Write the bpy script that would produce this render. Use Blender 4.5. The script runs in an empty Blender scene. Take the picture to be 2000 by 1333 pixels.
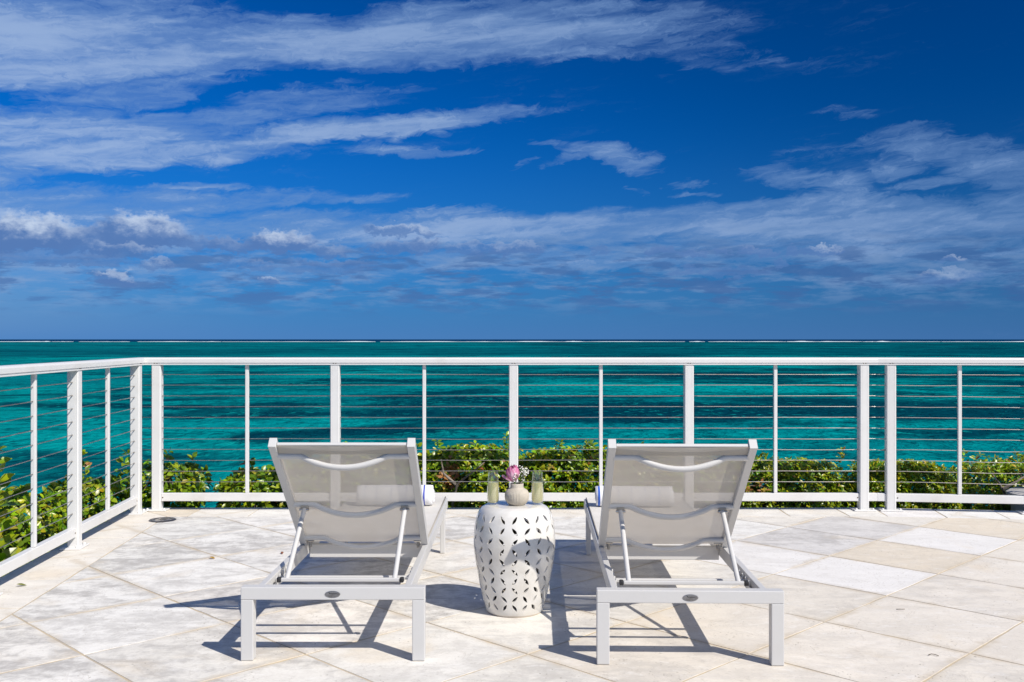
import bpy, bmesh, math, random
from mathutils import Vector, Matrix, noise as mnoise

R = math.radians
SC = bpy.context.scene
COL = SC.collection
random.seed(7)

# ------------------------------------------------------------------ camera
CAM_H, FPX = 1.2, 1920.0
cam_data = bpy.data.cameras.new('camera')
cam_data.sensor_width = 36.0
cam_data.lens = 36.0 * FPX / 2000.0
cam_data.shift_y = -3.5 / 2000.0
cam_data.clip_start, cam_data.clip_end = 0.05, 90000.0
camera = bpy.data.objects.new('camera', cam_data)
camera.location = (0, 0, CAM_H)
camera.rotation_euler = (R(90), 0, 0)
COL.objects.link(camera)
SC.camera = camera

# ------------------------------------------------------------------ sun, exposure
SUN = Vector((0.765, -0.705, 1.0)).normalized()
sun_data = bpy.data.lights.new('sun', 'SUN')
sun_data.energy = 5.0
sun_data.angle = R(0.5)
sun_data.color = (1.0, 0.94, 0.85)
sun = bpy.data.objects.new('sun', sun_data)
sun.rotation_euler = SUN.to_track_quat('Z', 'Y').to_euler()
sun.location = (6, -6, 9)
COL.objects.link(sun)
SC.view_settings.view_transform = 'Standard'
SC.view_settings.look = 'None'
SC.view_settings.exposure = 0.14
SC.view_settings.gamma = 1.0
SC.view_settings.use_curve_mapping = False
SC.cycles.max_bounces = 10
SC.cycles.transparent_max_bounces = 16
SC.cycles.caustics_reflective = False
SC.cycles.caustics_refractive = False
SC.cycles.sample_clamp_indirect = 6.0


def lin(r, g, b, a=None):
    f = lambda c: (c / 255) / 12.92 if c / 255 <= 0.04045 else ((c / 255 + 0.055) / 1.055) ** 2.4
    return (f(r), f(g), f(b), 1.0)


class NT:
    """small helper for node trees"""
    def __init__(s, tree):
        s.t = tree
        tree.nodes.clear()

    def n(s, kind, ins=None, **props):
        nd = s.t.nodes.new(kind)
        for k, v in props.items():
            setattr(nd, k, v)
        for k, v in (ins or {}).items():
            sk = nd.inputs[k]
            if isinstance(v, bpy.types.NodeSocket):
                s.t.links.new(v, sk)
            else:
                sk.default_value = v
        return nd

    def m(s, op, a, b=None, c=None, clamp=False):
        ins = {0: a}
        if b is not None: ins[1] = b
        if c is not None: ins[2] = c
        return s.n('ShaderNodeMath', ins, operation=op, use_clamp=clamp).outputs[0]

    def v(s, op, a, b=None, scale=None):
        ins = {0: a}
        if b is not None: ins[1] = b
        nd = s.n('ShaderNodeVectorMath', ins, operation=op)
        if scale is not None: 
            if isinstance(scale, bpy.types.NodeSocket): s.t.links.new(scale, nd.inputs['Scale'])
            else: nd.inputs['Scale'].default_value = scale
        return nd.outputs['Value'] if op in ('LENGTH', 'DOT_PRODUCT', 'DISTANCE') else nd.outputs['Vector']

    def rng(s, val, a, b, lo=0.0, hi=1.0, smooth=True):
        return s.n('ShaderNodeMapRange', {0: val, 1: a, 2: b, 3: lo, 4: hi}, interpolation_type='SMOOTHSTEP' if smooth else 'LINEAR', clamp=True).outputs[0]

    def noise(s, vec, scale, detail=4, rough=0.5, dist=0.0, lac=2.0):
        return s.n('ShaderNodeTexNoise', {'Vector': vec, 'Scale': scale, 'Detail': detail, 'Roughness': rough, 'Lacunarity': lac, 'Distortion': dist})

    def mix(s, f, a, b, blend='MIX'):
        nd = s.n('ShaderNodeMix', None, data_type='RGBA', blend_type=blend, clamp_factor=True)
        for sk, val in ((nd.inputs[0], f), (nd.inputs[6], a), (nd.inputs[7], b)):
            if isinstance(val, bpy.types.NodeSocket): s.t.links.new(val, sk)
            else: sk.default_value = val
        return nd.outputs[2]

    def ramp(s, val, stops, interp='LINEAR'):
        nd = s.n('ShaderNodeValToRGB', {0: val})
        el = nd.color_ramp.elements
        nd.color_ramp.interpolation = interp
        while len(el) < len(stops): el.new(0.5)
        for e, (p, c) in zip(el, stops):
            e.position = p; e.color = c
        return nd.outputs[0]

    def comb(s, x, y, z=0.0):
        return s.n('ShaderNodeCombineXYZ', {0: x, 1: y, 2: z}).outputs[0]


# ------------------------------------------------------------------ world: sky with cirrus and a low cumulus bank
world = bpy.data.worlds.new('World')
SC.world = world
world.use_nodes = True


def sky_angle(px, py):
    az = math.atan((px - 1000) / FPX)
    return az, math.atan((663 - py) / FPX * math.cos(az))


def build_sky():
    t = NT(world.node_tree)
    d = t.n('ShaderNodeTexCoord').outputs['Generated']
    sep = t.n('ShaderNodeSeparateXYZ', {0: d})
    x, y, z = sep.outputs
    sky = t.n('ShaderNodeTexSky', sky_type='NISHITA', sun_disc=False, sun_elevation=math.asin(SUN.z),
              sun_rotation=math.atan2(SUN.x, SUN.y), altitude=0.0, air_density=1.0, dust_density=0.3, ozone_density=2.0)
    # polarising filter on the lens: the sky is deepest at right angles to the sun
    cosg = t.v('DOT_PRODUCT', d, tuple(SUN))
    c2 = t.m('MULTIPLY', cosg, cosg)
    pol = t.m('DIVIDE', t.m('SUBTRACT', 1.0, c2), t.m('ADD', 1.0, c2))
    zc = t.m('MAXIMUM', z, 0.0)
    keep = t.m('SUBTRACT', 1.0, t.m('MULTIPLY', t.m('POWER', pol, 3.0), SKY_POL))
    base = t.v('SCALE', t.v('MULTIPLY', sky.outputs[0], SKY_GAIN), scale=keep)
    # away from the filter's band (towards the sun and opposite it) the sky keeps its natural paler colour
    base = t.mix(t.rng(pol, 0.52, 0.12), base, t.v('SCALE', sky.outputs[0], scale=0.1))
    # moist air towards the horizon
    hz = t.m('POWER', t.m('SUBTRACT', 1.0, t.rng(zc, 0.0, 0.25, 0, 1, False)), 2.2)
    hcol = t.mix(pol, HAZE_COL, HAZE_POL)
    base = t.mix(t.m('MULTIPLY', hz, 0.96), base, hcol)
    az = t.m('ARCTAN2', x, y)
    el = t.m('ARCSINE', z)
    P = t.comb(az, el, 1.0)
    shear = t.m('SUBTRACT', z, t.m('MULTIPLY', x, 0.10))
    # ---- cloud fields that run all round the sky
    wide = t.noise(t.comb(x, y, t.m('MULTIPLY', shear, 3.4)), 2.2, 3, 0.55, 0.5).outputs[0]
    sv = t.comb(t.m('MULTIPLY', x, 2.2), t.m('MULTIPLY', y, 2.2), t.m('MULTIPLY', shear, 15.0))
    # large bends, then small curls, move the streak outlines
    warp = t.noise(t.comb(t.m('MULTIPLY', x, 4.0), t.m('MULTIPLY', y, 4.0), t.m('MULTIPLY', shear, 13.0)), 1.8, 3, 0.55)
    curl = t.noise(t.comb(t.m('MULTIPLY', x, 26.0), t.m('MULTIPLY', y, 26.0), t.m('MULTIPLY', shear, 62.0)), 1.3, 4, 0.62, 0.8)
    wv = t.v('MULTIPLY', t.v('SUBTRACT', warp.outputs['Color'], (0.5, 0.5, 0.5)), (0.12, 0.036, 0.0))
    wc = t.v('MULTIPLY', t.v('SUBTRACT', curl.outputs['Color'], (0.5, 0.5, 0.5)), (0.060, 0.016, 0.0))
    PW = t.v('ADD', P, t.v('ADD', wv, wc))
    st = t.noise(sv, 2.6, 4, 0.6, 0.5).outputs[0]
    sw = t.n('ShaderNodeSeparateXYZ', {0: wc}).outputs
    # fibres follow the bent field
    st2 = t.noise(t.comb(t.m('MULTIPLY_ADD', x, 11.0, t.m('MULTIPLY', sw[0], 20.0)), t.m('MULTIPLY', y, 11.0), t.m('MULTIPLY_ADD', shear, 70.0, t.m('MULTIPLY', sw[1], 60.0))), 1.9, 4, 0.66, 0.6).outputs[0]
    gcov = t.rng(wide, 0.42, 0.70, 0.0, 0.95)
    # the mapped streaks of this day's sky give way to the general field beyond them
    away = t.m('MAXIMUM', t.rng(t.m('ABSOLUTE', az), 0.54, 0.84), t.rng(el, 0.36, 0.45))
    near_ = t.m('SUBTRACT', 1.0, away)
    gen = t.m('MULTIPLY', gcov, t.rng(away, 0.0, 1.0, 0.18, 1.0, False))

    cloud = t.mix(t.rng(el, 0.08, 0.3), lin(122, 158, 206), lin(136, 170, 218))
    cloud = t.mix(t.m('MULTIPLY', pol, 0.6), cloud, lin(86, 120, 168))
    core = t.mix(pol, lin(200, 217, 242), lin(128, 156, 198))

    def shade(col):
        sc = t.v('SCALE', col, scale=10.0)      # colours are display values; the Background itself runs at 0.1
        return t.n('ShaderNodeBackground', {'Color': sc, 'Strength': 0.1}).outputs[0]

    def veil(col, cov):
        fld = t.m('ADD', cov, t.m('ADD', t.m('MULTIPLY', t.m('SUBTRACT', st, 0.5), 1.15), t.m('MULTIPLY', t.m('SUBTRACT', st2, 0.5), t.rng(cov, 0.3, 1.0, 1.25, 0.6))))
        dens = t.m('MULTIPLY', t.rng(fld, CIR_LO, CIR_HI), t.rng(cov, 0.02, 0.28))
        return t.mix(t.m('MULTIPLY', dens, 0.90), col, t.mix(t.rng(dens, 0.6, 1.0, 0.0, 0.65), cloud, core))

    def streaks(strokes):
        cov = gen
        for (x0, y0, x1, y1, w, k) in strokes:
            a0, e0 = sky_angle(x0, y0); a1, e1 = sky_angle(x1, y1)
            L = math.hypot(a1 - a0, e1 - e0) / 2
            ca, sa = (a1 - a0) / (2 * L), (e1 - e0) / (2 * L)
            cx, cy = (a0 + a1) / 2, (e0 + e1) / 2
            W = w / FPX
            src = t.n('ShaderNodeVectorMath', {0: cov, 1: (1e-9, 1e-9, 0), 2: PW}, operation='MULTIPLY_ADD').outputs[0]   # one after the other
            u = t.v('DOT_PRODUCT', src, (ca / L, sa / L, -(cx * ca + cy * sa) / L))
            v_ = t.v('DOT_PRODUCT', src, (-sa / W, ca / W, (cx * sa - cy * ca) / W))
            v_ = t.m('MAXIMUM', v_, t.m('MULTIPLY', v_, -1.45))       # firmer lower edge, feathered top
            r2 = t.m('MULTIPLY_ADD', u, u, t.m('MULTIPLY', v_, v_))
            cov = t.m('SMOOTH_MAX', cov, t.m('MULTIPLY', t.rng(r2, 1.9, 0.0, 0.0, k), near_), 0.12)
        return cov

    def scraps(col):
        """faint layered cloud over the horizon, all round"""
        lv = t.comb(t.m('MULTIPLY', az, 9.0), t.m('MULTIPLY', el, 44.0))
        ln = t.noise(lv, 1.9, 5, 0.62, 0.25)
        ln2 = t.noise(t.v('ADD', lv, (31.7, 8.2, 0)), 2.1, 5, 0.62, 0.2).outputs[0]
        band2 = t.m('MULTIPLY', t.rng(el, 0.016, 0.055), t.rng(el, 0.125, 0.085))
        col = t.mix(t.m('MULTIPLY', t.m('MULTIPLY', t.rng(ln2, 0.45, 0.66), band2), 0.62), col, t.mix(pol, lin(140, 168, 208), lin(102, 134, 178)))
        band = t.m('MULTIPLY', t.rng(el, 0.016, 0.045), t.rng(el, 0.108, 0.078))
        dk = t.m('MULTIPLY', t.rng(ln.outputs[0], 0.47, 0.60), band)
        return t.mix(t.m('MULTIPLY', dk, 0.75), col, t.mix(pol, lin(82, 122, 180), lin(58, 96, 150)))

    # ---- the sky all round
    rest_col = veil(base, gen)
    rest = t.n('ShaderNodeMixShader', {0: t.m('GREATER_THAN', el, 0.136), 1: shade(scraps(rest_col)), 2: shade(rest_col)}).outputs[0]

    # ---- high part of the sky in front
    high = shade(veil(base, streaks([c for c in CIRRUS if min(c[1], c[3]) - c[4] * 1.3 - 55 < 420])))

    # ---- low part: streaks, scraps, cumulus
    col = scraps(veil(base, streaks([c for c in CIRRUS if max(c[1], c[3]) + c[4] * 1.3 + 55 > 400])))
    fl = t.noise(t.comb(t.m('MULTIPLY', az, 30.0), t.m('MULTIPLY', el, 46.0)), 1.6, 5, 0.64)
    fw = t.v('MULTIPLY', t.v('SUBTRACT', fl.outputs['Color'], (0.5, 0.5, 0.5)), (0.036, 0.026, 0.0))
    fine = t.noise(t.comb(t.m('MULTIPLY', az, 110.0), t.m('MULTIPLY', el, 150.0)), 1.5, 3, 0.6).outputs['Color']
    fw = t.v('ADD', fw, t.v('MULTIPLY', t.v('SUBTRACT', fine, (0.5, 0.5, 0.5)), (0.010, 0.009, 0.0)))
    PC = t.v('ADD', P, fw)
    for (cx, cy, w, h, b, op) in PUFFS:
        w, h = w * 1.18, h * 1.22
        a, e = sky_angle(cx, cy)
        src = t.n('ShaderNodeVectorMath', {0: col, 1: (1e-9, 1e-9, 0), 2: PC}, operation='MULTIPLY_ADD').outputs[0]
        u = t.v('DOT_PRODUCT', src, (FPX / w, 0, -a * FPX / w))
        v_ = t.v('DOT_PRODUCT', src, (0, FPX / h, -e * FPX / h))
        vv = t.m('MAXIMUM', v_, t.m('MULTIPLY', v_, -1.5))          # flatter base than top
        r2 = t.m('MULTIPLY_ADD', u, u, t.m('MULTIPLY', vv, vv))
        al = t.rng(r2, 1.0, 0.4, 0.0, op)
        lit = t.rng(t.m('MULTIPLY_ADD', fl.outputs[0], 1.8, t.m('MULTIPLY_ADD', u, 0.2, v_)), 0.75, 1.95, 0.0, b)
        col = t.mix(al, col, t.mix(lit, PUFF_DARK, PUFF_LIT))
    low = shade(col)
    front = t.n('ShaderNodeMixShader', {0: t.m('GREATER_THAN', el, 0.136), 1: low, 2: high}).outputs[0]
    inm = t.m('MULTIPLY', t.m('LESS_THAN', t.m('ABSOLUTE', az), 0.86), t.m('MULTIPLY', t.m('GREATER_THAN', el, -0.01), t.m('LESS_THAN', el, 0.46)))
    t.n('ShaderNodeOutputWorld', {'Surface': t.n('ShaderNodeMixShader', {0: inm, 1: rest, 2: front}).outputs[0]})


SKY_POL = 0.47
SKY_GAIN = (0.0, 0.0315, 0.088)
CIR_LO, CIR_HI = 0.16, 1.22
HAZE_COL, HAZE_POL = lin(84, 138, 202), lin(60, 104, 158)
PUFF_DARK, PUFF_LIT = lin(82, 118, 174), lin(196, 210, 230)
# streaks: from (x,y) to (x,y) on the sky as seen from the terrace, half width, density
CIRRUS = [
    (-500, 95, 600, 86, 88, 1.0), (-400, 150, 450, 122, 50, 1.0), (200, 78, 1380, 52, 66, 1.0), (300, 108, 1100, 84, 30, 1.0), (1000, 78, 1500, 108, 34, 0.55), (700, 20, 1350, 8, 30, 0.7),
    (60, 206, 440, 166, 30, 0.8), (-300, 268, 500, 252, 46, 1.0), (200, 258, 800, 186, 36, 0.74), (400, 236, 620, 230, 26, 0.7),
    (-300, 310, 600, 294, 36, 1.0), (300, 296, 1030, 218, 28, 1.0), (640, 288, 930, 298, 14, 0.6),
    (-300, 340, 120, 344, 28, 0.8), (290, 364, 480, 362, 10, 0.72),
    (-400, 398, 560, 400, 40, 0.95), (250, 412, 740, 386, 22, 0.7), (760, 424, 1000, 411, 14, 0.8),
    (-300, 446, 950, 454, 46, 0.78), (600, 460, 1450, 444, 44, 1.0), (950, 438, 1500, 400, 26, 0.8), (1150, 446, 2300, 426, 50, 1.0), (1300, 418, 1800, 396, 32, 0.8),
    (700, 508, 1500, 516, 30, 0.8), (1050, 496, 2300, 484, 36, 0.8), (1450, 540, 2300, 516, 44, 0.66), (-200, 520, 900, 526, 44, 0.55),
    (1015, 290, 1180, 304, 14, 0.58), (1090, 298, 1295, 328, 22, 0.78), (1055, 330, 1135, 311, 12, 0.6), (1000, 332, 1040, 322, 8, 0.5),
    (1305, 350, 1415, 357, 9, 0.62), (1315, 368, 1425, 377, 9, 0.66), (1225, 358, 1265, 364, 7, 0.5),
    (1460, 336, 1610, 350, 22, 0.58), (1550, 350, 1730, 382, 32, 0.66), (1670, 332, 1830, 318, 28, 0.56),
    (1700, 276, 2120, 318, 38, 0.78), (1840, 320, 2260, 362, 56, 0.82), (1740, 372, 1930, 351, 16, 0.64), (1850, 402, 2260, 385, 32, 0.85), (1590, 205, 1710, 242, 20, 0.3), (1480, 300, 1900, 300, 40, 0.28),
]
PUFFS = [
    (-60, 470, 110, 36, 0.8, 0.9), (55, 462, 95, 36, 0.95, 0.95), (165, 476, 95, 28, 0.45, 0.85), (275, 458, 85, 36, 0.85, 0.95), (330, 470, 45, 18, 0.2, 0.75), (240, 492, 70, 16, 0.6, 0.6),
    (400, 478, 28, 15, 0.15, 0.7), (452, 484, 38, 17, 0.25, 0.8), (545, 478, 66, 26, 0.8, 0.95), (640, 492, 42, 12, 0.3, 0.7), (790, 487, 70, 15, 0.3, 0.7), (830, 478, 30, 12, 0.5, 0.7), (780, 452, 75, 13, 0.75, 0.7),
    (925, 490, 70, 13, 0.4, 0.6), (1010, 488, 52, 14, 0.5, 0.6), (222, 546, 38, 15, 0.8, 0.7), (302, 518, 34, 12, 0.5, 0.6), (120, 510, 120, 15, 0.15, 0.6), (526, 551, 12, 11, 0.9, 0.6),
    (1170, 494, 24, 8, 0.1, 0.55), (1290, 493, 32, 11, 0.05, 0.8), (1350, 494, 32, 10, 0.1, 0.75), (1413, 495, 20, 7, 0.05, 0.7), (1462, 490, 20, 12, 0.2, 0.75), (1492, 496, 28, 9, 0.1, 0.7), (1546, 497, 16, 10, 0.05, 0.7), (1603, 494, 38, 11, 0.75, 0.7),
    (1520, 518, 20, 8, 0.05, 0.6), (1340, 528, 40, 8, 0.05, 0.55), (1440, 535, 60, 12, 0.05, 0.5), (1850, 545, 55, 16, 0.7, 0.4), (1860, 505, 30, 9, 0.8, 0.5), (640, 522, 90, 15, 0.2, 0.5), (480, 522, 60, 13, 0.3, 0.5),
    (2150, 480, 90, 26, 0.7, 0.8), (2400, 470, 120, 30, 0.8, 0.8), (-400, 465, 140, 34, 0.8, 0.85),
]
build_sky()

# ------------------------------------------------------------------ tools
def tag(o, label=None, cat=None, group=None, kind=None):
    if label: o['label'] = label
    if cat: o['category'] = cat
    if group: o['group'] = group
    if kind: o['kind'] = kind
    return o


def link(name, data, parent=None):
    o = bpy.data.objects.new(name, data)
    COL.objects.link(o)
    if parent is not None: o.parent = parent
    return o


def thing(name, loc, label, cat, group=None, rz=0.0):
    o = link(name, None)
    o.empty_display_size = 0.1
    o.location = loc
    o.rotation_euler = (0, 0, rz)
    return tag(o, label, cat, group)


class MB:
    """collects shapes; build() links them as one mesh object"""
    def __init__(s):
        s.bm = bmesh.new()

    def _take(s, b2, mat=None):
        if mat is not None: bmesh.ops.transform(b2, matrix=mat, verts=b2.verts)
        me = bpy.data.meshes.new('tmp'); b2.to_mesh(me); b2.free()
        s.bm.from_mesh(me); bpy.data.meshes.remove(me)
        return s

    def box(s, c, size, bev=0.0, seg=1, rot=None):
        b = bmesh.new()
        bmesh.ops.create_cube(b, size=1.0)
        bmesh.ops.scale(b, vec=size, verts=b.verts)
        if bev > 0: bmesh.ops.bevel(b, geom=list(b.edges), offset=bev, segments=seg, profile=0.5, affect='EDGES')
        M = Matrix.Translation(c)
        if rot is not None: M = M @ rot
        return s._take(b, M)

    def beam(s, p0, p1, w, h, bev=0.0, seg=1, up=(0, 0, 1)):
        """box from p0 to p1, w across, h along up"""
        p0, p1 = Vector(p0), Vector(p1)
        ax = (p1 - p0); L = ax.length; ax.normalize()
        side = ax.cross(Vector(up)).normalized(); u2 = side.cross(ax).normalized()
        rot = Matrix((side, ax, u2)).transposed().to_4x4()
        return s.box((p0 + p1) / 2, (w, L, h), bev, seg, rot)

    def tube(s, pts, rad, n=8, cap=True, flat=1.0, up=None):
        pts = [Vector(p) for p in pts]
        rads = rad if isinstance(rad, (list, tuple)) else [rad] * len(pts)
        rings, prev = [], None
        for i, p in enumerate(pts):
            a = pts[max(i - 1, 0)]; b = pts[min(i + 1, len(pts) - 1)]
            tt = (b - a).normalized()
            if prev is None:
                ref = Vector(up) if up is not None else (Vector((0, 0, 1)) if abs(tt.z) < 0.9 else Vector((1, 0, 0)))
                u = (ref - tt * ref.dot(tt)).normalized()
            else:
                u = (prev - tt * prev.dot(tt)).normalized()
            prev = u
            w = tt.cross(u)
            rings.append([s.bm.verts.new(p + (u * math.cos(2 * math.pi * k / n) * flat + w * math.sin(2 * math.pi * k / n)) * rads[i]) for k in range(n)])
        for r0, r1 in zip(rings, rings[1:]):
            for k in range(n): s.bm.faces.new((r0[k], r0[(k + 1) % n], r1[(k + 1) % n], r1[k]))
        if cap:
            s.bm.faces.new(rings[0][::-1]); s.bm.faces.new(rings[-1])
        return s

    def lathe(s, prof, n=32, center=(0, 0), rib=None):
        rings = []
        for (r, z) in prof:
            if r < 1e-6:
                rings.append([s.bm.verts.new((center[0], center[1], z))])
            else:
                rings.append([s.bm.verts.new((center[0] + math.cos(2 * math.pi * k / n) * (r + (rib(k, z) if rib else 0)),
                                              center[1] + math.sin(2 * math.pi * k / n) * (r + (rib(k, z) if rib else 0)), z)) for k in range(n)])
        for a, b in zip(rings, rings[1:]):
            for k in range(n):
                k2 = (k + 1) % n
                if len(a) == 1 and len(b) == 1: continue
                if len(a) == 1: s.bm.faces.new((a[0], b[k2], b[k]))
                elif len(b) == 1: s.bm.faces.new((a[k], a[k2], b[0]))
                else: s.bm.faces.new((a[k], a[k2], b[k2], b[k]))
        return s

    def prism(s, poly, axis, h):
        """closed polygon (list of 3-D points) pushed along axis by h"""
        ax = Vector(axis) * h
        a = [s.bm.verts.new(Vector(p)) for p in poly]; b = [s.bm.verts.new(Vector(p) + ax) for p in poly]
        n = len(a)
        s.bm.faces.new(a[::-1]); s.bm.faces.new(b)
        for k in range(n): s.bm.faces.new((a[k], a[(k + 1) % n], b[(k + 1) % n], b[k]))
        return s

    def mesh(s, name, mat, smooth=False, angle=None):
        bmesh.ops.recalc_face_normals(s.bm, faces=s.bm.faces)
        me = bpy.data.meshes.new(name)
        s.bm.to_mesh(me); s.bm.free()
        me.materials.append(mat)
        if smooth:
            me.polygons.foreach_set('use_smooth', [True] * len(me.polygons))
            if angle:
                try: me.set_sharp_from_angle(angle=R(angle))
                except Exception: pass
        me.update()
        return me

    def build(s, name, mat, parent=None, smooth=False, angle=None):
        return link(name, s.mesh(name, mat, smooth, angle), parent)


def smat(name):
    m = bpy.data.materials.new(name)
    m.use_nodes = True
    t = NT(m.node_tree)
    out = t.n('ShaderNodeOutputMaterial')
    return m, t, out


def principled(t, out, base, rough=0.5, spec=0.5, normal=None, metallic=0.0, coat=0.0, sheen=0.0):
    p = t.n('ShaderNodeBsdfPrincipled', {'Base Color': base, 'Roughness': rough, 'Specular IOR Level': spec, 'Metallic': metallic, 'Coat Weight': coat, 'Sheen Weight': sheen})
    if normal is not None: t.t.links.new(normal, p.inputs['Normal'])
    t.t.links.new(p.outputs[0], out.inputs[0])
    return p


def paint(name, col, rough=0.38, dirt=0.12, scale=6.0, bump=0.02):
    m, t, out = smat(name)
    pos = t.n('ShaderNodeTexCoord').outputs['Object']
    n1 = t.noise(pos, scale, 6, 0.6).outputs[0]
    n2 = t.noise(pos, scale * 22, 3, 0.6).outputs[0]
    f = t.m('MULTIPLY', t.rng(n1, 0.48, 0.78), dirt)
    base = t.mix(f, col, (col[0] * 0.66, col[1] * 0.62, col[2] * 0.55, 1))
    bp = t.n('ShaderNodeBump', {'Strength': bump * 10, 'Distance': 0.001, 'Height': n2}).outputs[0]
    principled(t, out, base, t.rng(n1, 0.3, 0.8, rough - 0.06, rough + 0.14), 0.5, bp)
    return m


MAT = {}
MAT['rail_white'] = paint('rail_white', (0.66, 0.655, 0.645, 1), 0.34, 0.32, 4.0)
MAT['lounger_white'] = paint('lounger_white', (0.535, 0.53, 0.525, 1), 0.4, 0.10, 5.0)


def metal(name, col, rough, scale=60):
    m, t, out = smat(name)
    pos = t.n('ShaderNodeTexCoord').outputs['Object']
    n1 = t.noise(pos, scale, 4, 0.6).outputs[0]
    base = t.mix(t.rng(n1, 0.35, 0.75), col, (col[0] * 0.55, col[1] * 0.5, col[2] * 0.45, 1))
    principled(t, out, base, t.rng(n1, 0.3, 0.7, rough - 0.08, rough + 0.12), 0.5, metallic=1.0)
    return m


MAT['steel'] = metal('stainless_cable', (0.58, 0.54, 0.50, 1), 0.36, 30)
MAT['badge'] = metal('badge_metal', (0.33, 0.33, 0.34, 1), 0.4, 40)
MAT['rust'] = paint('rusty_screw', (0.09, 0.055, 0.03, 1), 0.6, 0.5, 60)
MAT['bolt'] = metal('bolt_steel', (0.55, 0.53, 0.5, 1), 0.3, 50)
MAT['drain'] = metal('drain_metal', (0.28, 0.27, 0.27, 1), 0.42, 30)
MAT['rubber'] = paint('black_rubber', (0.018, 0.018, 0.02, 1), 0.55, 0.2, 30)

# ------------------------------------------------------------------ sea, surf, ground
SEA_Z = -6.8


def sea_material():
    m, t, out = smat('lagoon_water')
    pos = t.n('ShaderNodeNewGeometry').outputs['Position']
    sp = t.n('ShaderNodeSeparateXYZ', {0: pos})
    X, Y = sp.outputs[0], sp.outputs[1]
    lane = t.comb(t.m('MULTIPLY', X, 0.85), Y)
    # bottom: sand shows bright turquoise, reef and weed dark
    big = t.noise(lane, 0.0052, 5, 0.55, 0.6).outputs[0]
    mid = t.noise(t.v('ADD', lane, (57.0, 213.0, 0)), 0.021, 6, 0.6, 0.8).outputs[0]
    fine = t.noise(t.v('ADD', lane, (11.0, 3.0, 0)), 0.085, 6, 0.62, 0.6).outputs[0]
    reef = t.m('ADD', t.m('ADD', t.m('MULTIPLY', big, 0.28), t.m('MULTIPLY', mid, 0.38)), t.m('MULTIPLY', fine, 0.34))
    reef = t.m('ADD', reef, t.rng(X, -60, 90, -0.012, 0.026))
    far = t.rng(Y, 150, 900, 0, 1)
    sand = t.mix(far, SEA_NEAR, SEA_FAR)
    sand = t.mix(t.rng(t.noise(lane, 0.013, 4, 0.5, 0.3).outputs[0], 0.3, 0.7), sand, SEA_MID)
    # larger reefs and a sand tongue that lie off the terrace
    wpos = t.v('ADD', pos, t.v('MULTIPLY', t.v('SUBTRACT', t.noise(lane, 0.05, 5, 0.62, 0.5).outputs['Color'], (0.5, 0.5, 0.5)), (70.0, 34.0, 0.0)))
    for (fx, fy, rx_, ry_, k) in ((34, 112, 52, 15, 0.16), (70, 84, 40, 10, 0.10), (-26, 104, 26, 4, 0.10), (-2, 150, 22, 7, 0.09), (22, 88, 16, 6, -0.14), (-48, 92, 26, 14, -0.10), (10, 132, 40, 8, 0.08), (40, 165, 60, 14, -0.06), (-40, 150, 40, 12, -0.04), (60, 220, 90, 20, 0.07), (-22, 190, 16, 8, 0.10), (-44, 116, 24, 5, 0.10), (-14, 84, 14, 5, 0.08), (-30, 78, 18, 7, -0.08), (6, 98, 22, 5, 0.10)):
        dv = t.v('MULTIPLY', t.v('SUBTRACT', wpos, (fx, fy, SEA_Z)), (1 / rx_, 1 / ry_, 0.0))
        reef = t.m('ADD', reef, t.rng(t.v('LENGTH', dv), 1.25, 0.2, 0.0, k))
    c = t.mix(t.m('MULTIPLY', t.rng(reef, 0.44, 0.575), 0.93), sand, SEA_DARK)
    # bright sandy tongue and broad dark band across the lagoon
    wob = t.m('ADD', Y, t.m('MULTIPLY', t.m('SUBTRACT', big, 0.5), 260.0))
    bandm = t.m('MULTIPLY', t.rng(wob, 430, 560), t.rng(wob, 860, 680))
    c = t.mix(t.m('MULTIPLY', bandm, 0.62), c, SEA_BAND)
    edge = t.m('ADD', Y, t.m('MULTIPLY', t.m('SUBTRACT', t.noise(lane, 0.004, 4, 0.6).outputs[0], 0.5), 420.0))
    c = t.mix(t.rng(edge, 2900, 3150), c, SEA_DEEP)
    # wind ripples
    w1 = t.noise(t.comb(t.m('MULTIPLY', X, 1.7), t.m('ADD', Y, t.m('MULTIPLY', X, 0.12))), 0.55, 5, 0.62, 0.5).outputs[0]
    w2 = t.noise(t.comb(t.m('MULTIPLY', X, 1.0), t.m('SUBTRACT', Y, t.m('MULTIPLY', X, 0.2))), 0.16, 4, 0.6, 0.4).outputs[0]
    h = t.m('ADD', t.m('MULTIPLY', w1, 0.55), t.m('MULTIPLY', w2, 1.2))
    bp = t.n('ShaderNodeBump', {'Strength': 1.0, 'Distance': 1.15, 'Height': h}).outputs[0]
    # wavelet light and shade painted into the water colour: dark troughs, bright crests
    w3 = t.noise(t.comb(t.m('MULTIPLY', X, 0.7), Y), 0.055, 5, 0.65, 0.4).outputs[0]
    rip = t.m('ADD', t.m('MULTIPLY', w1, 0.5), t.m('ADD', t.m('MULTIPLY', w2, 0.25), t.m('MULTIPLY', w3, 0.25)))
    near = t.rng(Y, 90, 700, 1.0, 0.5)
    c = t.mix(t.m('MULTIPLY', t.rng(rip, 0.50, 0.41), t.m('MULTIPLY', near, 0.75)), c, SEA_TROUGH_SHADE)
    c = t.mix(t.m('MULTIPLY', t.rng(rip, 0.53, 0.63), t.m('MULTIPLY', near, 0.6)), c, SEA_CREST_LIGHT)
    # seen through a polarising filter: very little sky reflection is left on the water
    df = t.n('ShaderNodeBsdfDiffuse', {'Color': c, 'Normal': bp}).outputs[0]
    gl = t.n('ShaderNodeBsdfGlossy', {'Color': (1, 1, 1, 1), 'Roughness': 0.12, 'Normal': bp}).outputs[0]
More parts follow.
